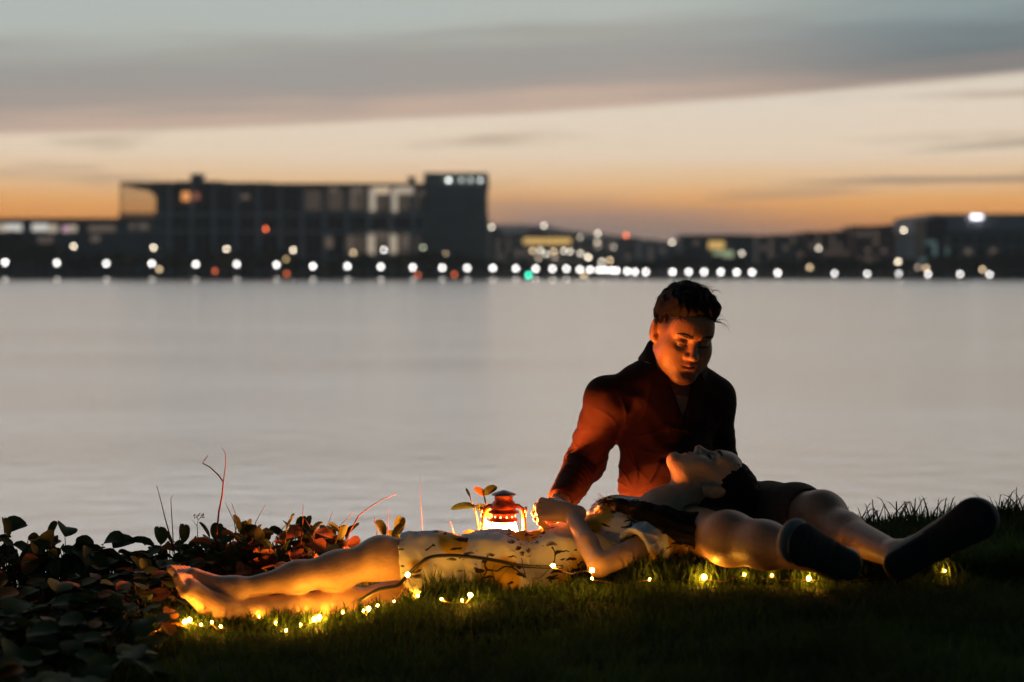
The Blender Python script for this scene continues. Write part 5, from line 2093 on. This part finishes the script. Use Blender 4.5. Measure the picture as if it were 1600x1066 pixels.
def place_plant(k, px, py_top, yd, s_, label, group='leafy plants on the bank edge', rz=None):
    x = (px - 800) / F * yd
    z = float(ground_z(x, yd))
    h = [0.13, 0.11, 0.16, 0.10, 0.12][k] + 0.03
    ztop = CAMZ - (py_top - HY) / F * yd
    s_z = max(ztop - z, 0.05) / h
    root = empty('leafy_plant', (x, yd, z), label, 'plant', group, rz=rng.uniform(0, 6.28) if rz is None else rz)
    root.scale = (s_, s_, s_z)
    for nm, dt in protos[k]:
        o = bpy.data.objects.new(nm, dt)
        COL.objects.link(o)
        o.parent = root
    return root


rng = random.Random(77)
G1 = 'dark round-leaved plants at the left of the bank'
G2 = 'reddish lamplit plants behind the legs'
sky_line = [(-20, 800), (40, 800), (70, 815), (110, 812), (150, 832), (200, 834), (235, 838), (260, 830), (300, 822), (340, 812), (400, 796), (450, 788), (490, 802), (540, 808), (590, 806), (640, 826), (690, 850)]
px = -30
while px < 625:
    top = float(np.interp(px, [a for a, b in sky_line], [b for a, b in sky_line])) + rng.uniform(-4, 8)
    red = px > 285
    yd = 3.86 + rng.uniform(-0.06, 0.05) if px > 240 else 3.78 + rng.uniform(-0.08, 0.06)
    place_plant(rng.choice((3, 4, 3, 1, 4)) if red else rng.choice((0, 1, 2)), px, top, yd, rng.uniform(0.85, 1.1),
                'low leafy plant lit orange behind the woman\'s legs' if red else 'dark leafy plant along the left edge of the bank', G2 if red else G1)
    px += rng.uniform(27, 37) if red else rng.uniform(24, 34)
for (xa, xb, ya, yb, n) in ((-30, 280, 3.45, 3.72, 15), (300, 540, 3.64, 3.78, 6), (-40, 230, 3.15, 3.45, 13), (-40, 190, 2.85, 3.15, 9), (-40, 120, 2.6, 2.85, 5)):
    for i in range(n):
        px = rng.uniform(xa, xb)
        yd = rng.uniform(ya, yb)
        x = (px - 800) / F * yd
        gz = float(ground_z(x, yd))
        top = HY + (CAMZ - gz - rng.uniform(0.07, 0.13)) / yd * F
        red = xa == 300
        place_plant(rng.choice((3, 4, 1)) if red else rng.choice((0, 1, 2)), px, top, yd, rng.uniform(0.8, 1.1),
                    'low leafy plant lit orange behind the woman\'s legs' if red else 'dark leafy plant in the shadowed left corner of the bank', G2 if red else 'dark plants in the left corner')

for i in range(16):                                                  # a second, taller row behind the first
    px = 232 + 25 * i + rng.uniform(-6, 6)
    if 540 < px < 560:
        continue
    top = float(np.interp(px, [a for a, b in sky_line], [b for a, b in sky_line])) + rng.uniform(-8, 6)
    place_plant(rng.choice((1, 4, 2, 3)), px, top, 3.93 + rng.uniform(-0.03, 0.03), rng.uniform(0.95, 1.25),
                'taller leafy plant in the back row behind the woman\'s legs', 'back row of plants behind the legs')

# the single shoot left of the lantern
root = empty('leafy_shoot', P(752, 850, 3.86), 'tall shoot with three broad leaves just left of the lantern', 'plant')
b0 = P(750, 860, 3.86)
mb = MB()
mb.tube([b0, P(748, 825, 3.86), P(743, 800, 3.86), P(738, 788, 3.86)], [0.004, 0.0035, 0.003, 0.002], 6)
mb.tube([P(752, 850, 3.86), P(758, 810, 3.86), P(760, 790, 3.86), P(756, 774, 3.86)], [0.004, 0.003, 0.003, 0.002], 6)
mb.tube([P(742, 800, 3.86), P(737, 785, 3.86), P(734, 775, 3.86)], [0.002, 0.0015, 0.0012], 5)
mb.build('stem', M['stem'], root, smooth=True)
for (bx, by, ex, ey, wd, k, upv) in ((744, 792, 711, 794, 0.030, 0, (0.2, -0.6, 1)), (742, 790, 766, 806, 0.032, 1, (0.3, -0.8, 0.8)),
                                     (755, 774, 772, 762, 0.030, 1, (-0.6, -0.8, 0.6)), (757, 775, 744, 764, 0.022, 2, (0.5, -0.8, 0.5)),
                                     (753, 812, 765, 840, 0.036, 2, (0.5, -1, 0.1)), (750, 835, 728, 832, 0.024, 2, (0, -0.4, 1)), (735, 777, 728, 766, 0.007, 0, (0, -1, 0.2))):
    a, b_ = P(bx, by, 3.86), P(ex, ey, 3.86)
    mb = MB()
    L_ = np.linalg.norm(b_ - a)
    leaf(mb, a, b_ - a + [0, 0, 0.25 * L_], upv, L_ * 1.15, wd, 0.15, 0.35)
    mb.build('leaf', M['leaf'][k], root, smooth=True)


def stalk(name, pts, r, mat, label, cat='dry stalk', group=None, branches=()):
    root = empty(name, P(*pts[0]), label, cat, group)
    mb = MB()
    mb.tube([P(*p) for p in pts], [r * (1 - 0.65 * i / (len(pts) - 1)) for i in range(len(pts))], 6)
    mb.build('stem', mat, root, smooth=True)
    for b_ in branches:
        mb = MB()
        mb.tube([P(*p) for p in b_], [r * 0.55 * (1 - 0.65 * i / (len(b_) - 1)) for i in range(len(b_))], 5)
        mb.build('branch', mat, root, smooth=True)
    return root


Y_ = 3.80
M['red_stalk'] = material('red_stalk', (0.26, 0.05, 0.03), 0.7)
stalk('dry_stalk', [(334, 870, Y_), (338, 840, Y_), (342, 800, Y_), (347, 775, Y_), (349, 753, Y_), (341, 742, Y_), (328, 730, Y_), (317, 724, Y_), (320, 718, Y_), (325, 712, Y_)], 0.0030, M['red_stalk'],
      'tall bent reddish stalk forking high above the left plants', branches=[[(349, 753, Y_), (352, 730, Y_), (353, 712, Y_), (350, 704, Y_), (346, 700, Y_)]])
stalk('dry_stalk', [(272, 860, Y_), (266, 838, Y_), (258, 810, Y_), (252, 785, Y_), (245, 759, Y_)], 0.0022, M['red_stalk'], 'thin leaning red stalk left of the flower head')
stalk('dry_stalk', [(271, 862, Y_), (270, 830, Y_), (268, 800, Y_), (267, 780, Y_), (270, 774, Y_)], 0.0017, M['red_stalk'], 'thin upright stalk next to the leaning red one')
stalk('dry_stalk', [(280, 860, Y_), (281, 835, Y_), (282, 817, Y_)], 0.0014, M['dry'], 'short thin dry stalk between the red stalks and the flower head')
r_ = stalk('seed_head', [(309, 860, Y_), (309, 840, Y_), (308, 820, Y_), (310, 812, Y_)], 0.0016, M['stem'], 'small dried flower head on a thin stem left of the bent stalk', 'dried flower',
           branches=[[(308, 822, Y_), (303, 816, Y_), (300, 812, Y_)], [(310, 812, Y_), (305, 806, Y_)], [(310, 812, Y_), (316, 807, Y_)]])
mb = MB()
for i in range(16):
    c = P(311 + rng.uniform(-8, 8), 806 + rng.uniform(-3.5, 3), Y_ + rng.uniform(-0.01, 0.01))
    mb.lathe([(0.0006, -0.0022), (0.0020, 0), (0.0006, 0.0022)], tuple(c), 6)
mb.build('seeds', M['dry'], r_, smooth=True)
stalk('dry_stalk', [(662, 850, Y_), (659, 815, Y_), (657, 780, Y_), (656, 738, Y_)], 0.0010, M['dry'], 'hair-thin upright grass stem right of the orange leaves', 'grass stem')
stalk('dry_stalk', [(538, 848, Y_), (560, 806, Y_), (580, 791, Y_), (600, 779, Y_), (618, 773, Y_)], 0.0022, M['dry'], 'long pale blade bowing to the right above the plants', 'grass stem')
for i, (a, b_, c_) in enumerate((((500, 860), (508, 830), (520, 800)), ((520, 862), (533, 820), (552, 800)), ((492, 858), (484, 822), (474, 808)),
                                 ((392, 850), (400, 815), (414, 790)), ((372, 850), (366, 815), (352, 785)), ((540, 860), (546, 830), (562, 806)),
                                 ((606, 850), (606, 820), (607, 795)), ((710, 850), (708, 830), (702, 812)), ((470, 850), (473, 815), (474, 788)),
                                 ((360, 860), (372, 815), (362, 786)), ((430, 858), (440, 828), (455, 810)), ((585, 855), (590, 826), (584, 806)))):
    stalk('dry_stalk', [(a[0], a[1], Y_), (b_[0], b_[1], Y_ - 0.02), (c_[0], c_[1], Y_ - 0.03)], 0.0017, M['dry'],
          'dry grass stem among the lamplit plants', 'grass stem', 'dry grass stems among the lamplit plants')
# tufts on the crest at the right
for i, px in enumerate((1222, 1252, 1318, 1345, 1372, 1398, 1420, 1455, 1470, 1495, 1562, 1580, 1598, 1340, 1385, 1430, 1560, 1575)):
    yd = 4.06 + rng.uniform(-0.04, 0.05)
    root = empty('grass_tuft', (0, 0, 0), 'grass tuft standing against the lake on the right crest', 'grass tuft', 'grass tufts on the right crest')
    x = (px - 800) / F * yd
    z = float(ground_z(x, yd))
    root.location = (x, yd, z)
    mb = MB()
    for k in range(rng.randrange(5, 10)):
        a = rng.uniform(0, 6.28)
        hh = rng.uniform(0.04, 0.095)
        ln_ = rng.uniform(0.005, 0.045)
        p0 = np.array([rng.gauss(0, 0.012), rng.gauss(0, 0.012), -0.01])
        dd = np.array([math.cos(a), math.sin(a), 0])
        w_ = rng.uniform(0.0012, 0.0026)
        mb.tube([p0, p0 + dd * ln_ * 0.25 + [0, 0, hh * 0.55], p0 + dd * ln_ + [0, 0, hh], p0 + dd * ln_ * 1.45 + [0, 0, hh * (1.08 if rng.random() < 0.7 else 0.96)]], [w_, w_, w_ * 0.6, w_ * 0.15], 4, cap=False)
    mb.build('blades', M['grass'], root, smooth=True, loc='local')
